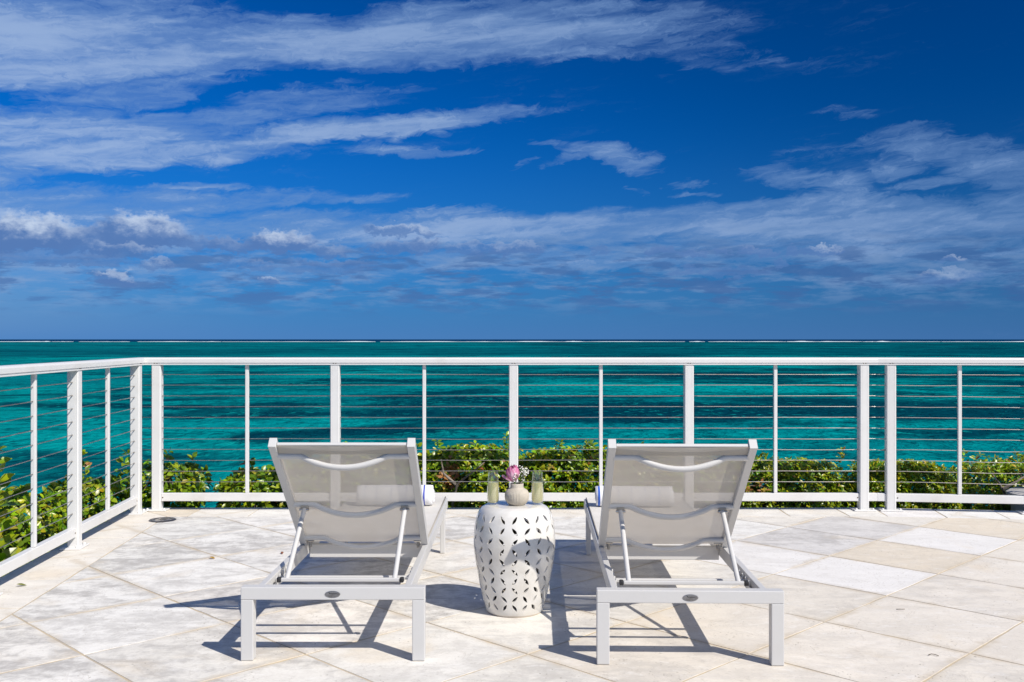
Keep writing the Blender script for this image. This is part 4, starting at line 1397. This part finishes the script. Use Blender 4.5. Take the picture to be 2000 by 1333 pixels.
MAT['leaf'] = leaf_material('glossy_leaf')
m, t, out = smat('grey_bark')
oc = t.n('ShaderNodeTexCoord').outputs['Object']
n1 = t.noise(oc, 18, 6, 0.65).outputs[0]; n2 = t.noise(oc, 90, 4, 0.6).outputs[0]
principled(t, out, t.mix(t.rng(n1, 0.35, 0.68), (0.27, 0.23, 0.19, 1), (0.12, 0.095, 0.07, 1)), 0.85, 0.2, t.n('ShaderNodeBump', {'Strength': 0.5, 'Distance': 0.003, 'Height': n2}).outputs[0])
MAT['bark'] = m

# leaf outline: (along, half width), with a folded midrib and a drooping tip
LEAF = {'broad': [(0.0, 0.03), (0.10, 0.08), (0.30, 0.22), (0.52, 0.28), (0.76, 0.20), (0.91, 0.08), (1.0, 0.0)],
        'fine': [(0.0, 0.05), (0.35, 0.24), (0.75, 0.17), (1.0, 0.0)]}


def leaf_pts(kind, L, fold, droop):
    pts = []
    for (a, w) in LEAF[kind]:
        y = a * L
        z = -droop * L * a * a
        pts.append(((-w * L, y, z + fold * w * L), (0, y, z), (w * L, y, z + fold * w * L)))
    return pts


def add_leaf(verts, faces, tones, M, kind, L, fold, droop, tone):
    rows = leaf_pts(kind, L, fold, droop)
    base = len(verts)
    for row in rows[:-1]:
        for p in row: verts.append(M @ Vector(p)); tones.append(tone)
    tipi = len(verts)
    verts.append(M @ Vector(rows[-1][1])); tones.append(tone)
    nr = len(rows) - 1
    for j in range(nr - 1):
        a = base + 3 * j
        faces.append((a, a + 1, a + 4, a + 3)); faces.append((a + 1, a + 2, a + 5, a + 4))
    a = base + 3 * (nr - 1)
    faces.append((a, a + 1, tipi)); faces.append((a + 1, a + 2, tipi))


def leaf_mesh(name, verts, faces, tones):
    me = bpy.data.meshes.new(name)
    me.from_pydata(verts, [], faces)
    at = me.attributes.new('tone', 'FLOAT_COLOR', 'POINT')
    flat = []
    for c in tones: flat += [c[0], c[1], c[2], 1.0]
    at.data.foreach_set('color', flat)
    me.materials.append(MAT['leaf'])
    me.polygons.foreach_set('use_smooth', [True] * len(me.polygons))
    me.update()
    return me


GREENS = [(0.11, 0.205, 0.006), (0.145, 0.25, 0.007), (0.19, 0.295, 0.008), (0.25, 0.35, 0.009), (0.32, 0.385, 0.012), (0.07, 0.145, 0.008)]
LIME = [(0.22, 0.31, 0.009), (0.29, 0.37, 0.010), (0.17, 0.26, 0.009), (0.11, 0.20, 0.008), (0.35, 0.40, 0.014), (0.07, 0.15, 0.009)]
DRY = [(0.42, 0.20, 0.07), (0.34, 0.13, 0.05), (0.45, 0.32, 0.05)]
# shared meshes for the leaves that stand singly
SINGLE = []
_r = random.Random(2)
for k in range(14):
    v_, f_, t_ = [], [], []
    add_leaf(v_, f_, t_, Matrix.Identity(4), 'broad', 1.0, _r.uniform(0.15, 0.5), _r.uniform(0.05, 0.35), GREENS[k % 6] if k < 12 else (0.36, 0.30, 0.03) if k == 12 else DRY[0])
    SINGLE.append(leaf_mesh('leaf', v_, f_, t_))


def orient(axis, nrm):
    y = axis.normalized()
    z = (nrm - y * nrm.dot(y))
    if z.length < 1e-4: z = y.orthogonal()
    z.normalize()
    x = y.cross(z)
    return Matrix((x, y, z)).transposed().to_4x4()


def bush(label, cx, cy, rx, ry, zb, zt, leaf, count, kind='broad', pal=GREENS, singles=0, dry=None, seed=1, loose=0.0, sprouts=(), branches=(), cat='shrub'):
    """a shrub rooted in the ground at (cx, cy): trunk and limbs, twigs with whorls of leaves"""
    rn = random.Random(seed)
    gz = ground_h(cx, cy) - 0.05
    root = thing('hedge_shrub', (cx, cy, gz), label, cat, 'shrubs of the hedge beyond the railing')
    O = Vector((cx, cy, gz))
    mid_ = (zb + zt) / 2; hz_ = (zt - zb) / 2
    tipsl = []
    # twig ends: mostly in the outer shell of a lumpy rounded block
    n_tw = int(count / 6 * (3.0 if loose > 0.1 else 4.4))
    lump = lambda d: 1.0 + 0.16 * mnoise.noise(d * 1.9 + Vector((seed, 0, 0))) + 0.11 * mnoise.noise(d * 4.3 + Vector((0, seed, 0)))
    for k in range(n_tw):
        d = Vector((rn.gauss(0, 1), rn.gauss(0, 1), rn.gauss(0, 1))).normalized()
        # superellipsoid: boxier than a ball
        p_ = 3.2
        s = (abs(d.x) ** p_ + abs(d.y) ** p_ + abs(d.z) ** p_) ** (-1 / p_)
        rr = s * lump(d) * (rn.uniform(0.55, 1.0) ** 0.45 if rn.random() < 0.8 else rn.uniform(0.2, 0.8))
        p = Vector((cx + d.x * rx * rr, cy + d.y * ry * rr, mid_ + d.z * hz_ * rr))
        if p.y < 7.06 and p.x > -2.74 - 0.02: continue
        if p.x > -2.76 + (6.9 - p.y) * 0.065 and p.y < 7.06: continue
        outd = Vector((d.x, d.y, d.z * 0.8 + 0.45)).normalized()
        if rn.random() < loose: continue
        tipsl.append((p, outd))
    for (sx, sy, sz, nn) in sprouts:
        for q in range(nn):
            f = q / max(1, nn - 1)
            tipsl.append((Vector((sx + rn.uniform(-0.02, 0.02), sy + rn.uniform(-0.02, 0.02), zt - 0.08 + (sz - zt + 0.08) * f)), Vector((rn.uniform(-0.4, 0.4), rn.uniform(-0.4, 0.2), 1)).normalized()))
    # wood
    wood = MB()
    trunk_top = Vector((cx, cy, zb + 0.15 * (zt - zb)))
    wood.tube([O, O.lerp(trunk_top, 0.5) + Vector((rn.uniform(-.04, .04), rn.uniform(-.04, .04), 0)), trunk_top], [0.035, 0.028, 0.022], 8)
    tr_o = None
    limbs = []
    for k in range(9):
        p, od = rn.choice(tipsl)
        e = trunk_top.lerp(p, rn.uniform(0.75, 0.95))
        a = trunk_top.lerp(e, 0.35) + Vector((rn.uniform(-.05, .05), rn.uniform(-.05, .05), rn.uniform(0, .06)))
        b_ = trunk_top.lerp(e, 0.7) + Vector((rn.uniform(-.04, .04), rn.uniform(-.04, .04), rn.uniform(-.02, .05)))
        limbs.append([trunk_top, a, b_, e])
        wood.tube([trunk_top, a, b_, e], [0.018, 0.012, 0.008, 0.004], 6)
    for pts in branches:
        wood.tube([Vector(q) for q in pts], [0.013 - 0.009 * i / (len(pts) - 1) for i in range(len(pts))], 7)
    for (p, od) in tipsl[::5]:
        lb = rn.choice(limbs); q = lb[rn.choice((1, 2, 3))]
        if (q - p).length < 0.45:
            wood.tube([q, q.lerp(p, 0.5) + Vector((rn.uniform(-.02, .02), rn.uniform(-.02, .02), 0.01)), p], [0.0045, 0.003, 0.002], 5)
    bmesh.ops.translate(wood.bm, vec=-O, verts=wood.bm.verts)
    wo = wood.build('branches', MAT['bark'], root, True, 60)
    wo['kind'] = 'stuff'
    # leaves
    allv = []
    for (p, od) in tipsl:
        dryhere = dry and any((p - Vector(c)).length < r_ for c, r_ in dry)
        ph = rn.uniform(0, math.tau)
        nleaf = rn.choice((5, 6, 7)) if kind == 'broad' else rn.choice((6, 7, 8))
        sd = od.orthogonal().normalized(); sd2 = od.cross(sd)
        for q in range(nleaf):
            a = ph + q * 2.4
            lat = (sd * math.cos(a) + sd2 * math.sin(a))
            ax_ = (lat * rn.uniform(0.6, 1.0) + od * rn.uniform(0.15, 0.8) + Vector((0, 0, rn.uniform(-0.25, 0.15)))).normalized()
            nr_ = (od * 0.35 + SUN * 1.0 + Vector((rn.gauss(0, .42), rn.gauss(0, .42), rn.gauss(0, .42))))
            L = leaf * rn.choice((rn.uniform(0.5, 0.85), rn.uniform(0.8, 1.1), rn.uniform(0.95, 1.35)))
            pp = p - od * rn.uniform(0, leaf * 0.7) + lat * 0.004
            M = Matrix.Translation(pp - O) @ orient(ax_, nr_)
            if dryhere and rn.random() < 0.75: tone = rn.choice(DRY)
            elif rn.random() < 0.012: tone = (0.42, 0.36, 0.03)
            elif leaf < 0.09 and rn.random() < 0.010: tone = rn.choice(DRY)
            else:
                tone = rn.choice(pal)
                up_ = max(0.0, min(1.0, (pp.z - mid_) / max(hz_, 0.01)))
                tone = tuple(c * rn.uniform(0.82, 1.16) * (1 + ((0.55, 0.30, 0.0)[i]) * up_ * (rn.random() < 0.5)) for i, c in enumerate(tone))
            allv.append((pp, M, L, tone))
    # those nearest the terrace, in front, stand as single leaves
    allv.sort(key=lambda q: q[0].y * 0.8 - q[0].z * 0.7 + (abs(q[0].x) * -0.0))
    cand = [q for q in allv if q[0].z > -0.05]
    single = cand[:singles]
    sid = set(id(q) for q in single)
    for (pp, M, L, tone) in single:
        idx = rn.randrange(12) if tone in GREENS or tone[1] > tone[0] else (13 if tone[0] > 1.25 * tone[1] else 12)
        o = link('leaf', SINGLE[idx], root)
        o.matrix_local = M @ Matrix.Scale(L, 4)
    v_, f_, t_ = [], [], []
    for q in allv:
        if id(q) in sid: continue
        pp, M, L, tone = q
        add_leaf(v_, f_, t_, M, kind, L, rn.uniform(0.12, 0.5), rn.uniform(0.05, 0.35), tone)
    fo = link('foliage', leaf_mesh('foliage', v_, f_, t_), root)
    fo['kind'] = 'stuff'
    return root


bush('large leaved shrub at the left edge with a tall leafy shoot', -3.08, 5.02, 0.20, 0.50, -0.55, 0.10, 0.105, 420, singles=90, seed=4, loose=0.25, sprouts=((-2.78, 5.30, 0.64, 7),), branches=(((-3.06, 5.02, -0.5), (-2.98, 5.15, -0.1), (-2.86, 5.25, 0.12), (-2.83, 5.3, 0.5)),))
bush('broad leaved shrub behind the second post of the left railing', -3.12, 6.12, 0.34, 0.52, -0.45, 0.22, 0.052, 2300, singles=200, seed=5, loose=0.15)
bush('broad leaved shrub just left of the corner posts', -3.06, 7.05, 0.34, 0.40, -0.45, 0.19, 0.052, 2100, singles=200, seed=6, loose=0.15, sprouts=((-2.95, 6.75, 0.42, 6), (-2.8, 7.1, 0.40, 5)))
bush('open leggy shrub behind the corner posts with sea showing through', -2.62, 7.48, 0.30, 0.22, -0.10, 0.255, 0.054, 700, singles=120, seed=7, loose=0.3, sprouts=((-2.62, 7.45, 0.35, 5), (-2.42, 7.45, 0.30, 5)))
bush('low broad leaved shrub left of the left lounger', -1.80, 7.55, 0.45, 0.30, -0.4, 0.22, 0.052, 2500, singles=150, seed=8, loose=0.18, sprouts=((-1.55, 7.5, 0.34, 6), (-1.98, 7.45, 0.28, 5)), branches=(((-1.6, 7.5, -0.4), (-1.62, 7.38, 0.0), (-1.58, 7.3, 0.16), (-1.66, 7.28, 0.25)),))
bush('broad leaved shrub behind the backrest of the left lounger', -1.08, 7.60, 0.48, 0.32, -0.5, 0.34, 0.045, 3200, singles=60, seed=9, sprouts=((-1.25, 7.5, 0.42, 5), (-0.74, 7.5, 0.40, 5)))
bush('tall shrub with a rusty cluster and bare grey branch left of the flower vase', -0.33, 7.60, 0.50, 0.34, -0.6, 0.385, 0.041, 4700, singles=260, seed=10, dry=(((-0.47, 7.28, 0.20), 0.10),), branches=(((-0.42, 7.45, -0.5), (-0.44, 7.28, -0.02), (-0.40, 7.20, 0.14), (-0.30, 7.18, 0.22), (-0.20, 7.2, 0.30)), ((-0.40, 7.22, 0.12), (-0.50, 7.18, 0.22), (-0.52, 7.2, 0.32))), sprouts=((-0.05, 7.5, 0.47, 7), (-0.55, 7.5, 0.43, 6)))
bush('tall shrub with yellowing tips right of the flower vase', 0.44, 7.60, 0.52, 0.34, -0.6, 0.36, 0.041, 4700, singles=260, seed=11, sprouts=((0.35, 7.5, 0.42, 6), (0.60, 7.5, 0.43, 7), (0.2, 7.5, 0.36, 5)))
bush('broad leaved shrub behind the backrest of the right lounger', 1.18, 7.60, 0.48, 0.32, -0.5, 0.33, 0.042, 3300, singles=60, seed=12)
bush('clipped fine leaved lime green shrub right of the right lounger', 2.02, 7.55, 0.62, 0.32, -0.6, 0.275, 0.033, 8200, 'fine', LIME, 0, seed=13, dry=(((1.82, 7.24, 0.10), 0.10), ((1.75, 7.3, 0.24), 0.07)), sprouts=((2.48, 7.42, 0.37, 7),))
bush('clipped fine leaved shrub behind the rail joint posts', 2.98, 7.52, 0.42, 0.30, -0.6, 0.27, 0.033, 6600, 'fine', LIME, 0, seed=14, dry=(((2.62, 7.24, 0.05), 0.06),))
bush('fine leaved shrub with twiggy bare patch at the right edge', 3.95, 7.60, 0.68, 0.30, -0.6, 0.275, 0.033, 8800, 'fine', LIME, 0, seed=15, loose=0.15, sprouts=((3.38, 7.4, 0.36, 6), (3.5, 7.4, 0.34, 6)), branches=(((3.7, 7.5, -0.4), (3.66, 7.3, 0.05), (3.58, 7.22, 0.14), (3.52, 7.2, 0.21)), ((3.62, 7.24, 0.10), (3.70, 7.2, 0.16), (3.76, 7.2, 0.2))))

# ------------------------------------------------------------------ small things lying on the paving
def debris(loc, L, tone, label, rz, curl=0.4):
    v_, f_, t_ = [], [], []
    add_leaf(v_, f_, t_, Matrix.Identity(4), 'broad', L, curl, -0.15, tone)
    o = link('fallen_leaf', leaf_mesh('fallen_leaf', v_, f_, t_))
    so = o.modifiers.new('thickness', 'SOLIDIFY'); so.thickness = 0.0006
    o.location = loc; o.rotation_euler = (R(4), R(-5), rz)
    tag(o, label, 'leaf', 'dry leaves fallen on the paving')


debris((-1.62, 5.36, 0.004), 0.035, (0.55, 0.33, 0.05), 'tiny yellow fallen leaf on the paving left of the left lounger', 1.2)
debris((-2.36, 4.78, 0.004), 0.045, (0.30, 0.32, 0.06), 'tiny greenish fallen leaf on the border pavers at the left', 2.0)
debris((-1.28, 5.48, 0.004), 0.030, (0.34, 0.14, 0.07), 'tiny reddish fallen leaf on the paving near the left lounger', 0.3)


def twig(loc, pts, label):
    o = MB().tube(pts, 0.0016, 5).build('twig', MAT['bark'], None, True)
    o.location = loc
    tag(o, label, 'twig', 'dark twigs on the paving')


twig((1.60, 3.725, 0.004), [(-0.022, 0, 0), (-0.008, 0.006, 0.002), (0.004, 0.001, 0.001), (0.012, -0.012, 0)], 'small dark curled twig on the paving at the lower right')
twig((1.72, 4.35, 0.004), [(-0.018, 0.004, 0), (0.0, 0.0, 0.002), (0.02, 0.006, 0)], 'small dark twig on the paving right of the right lounger')
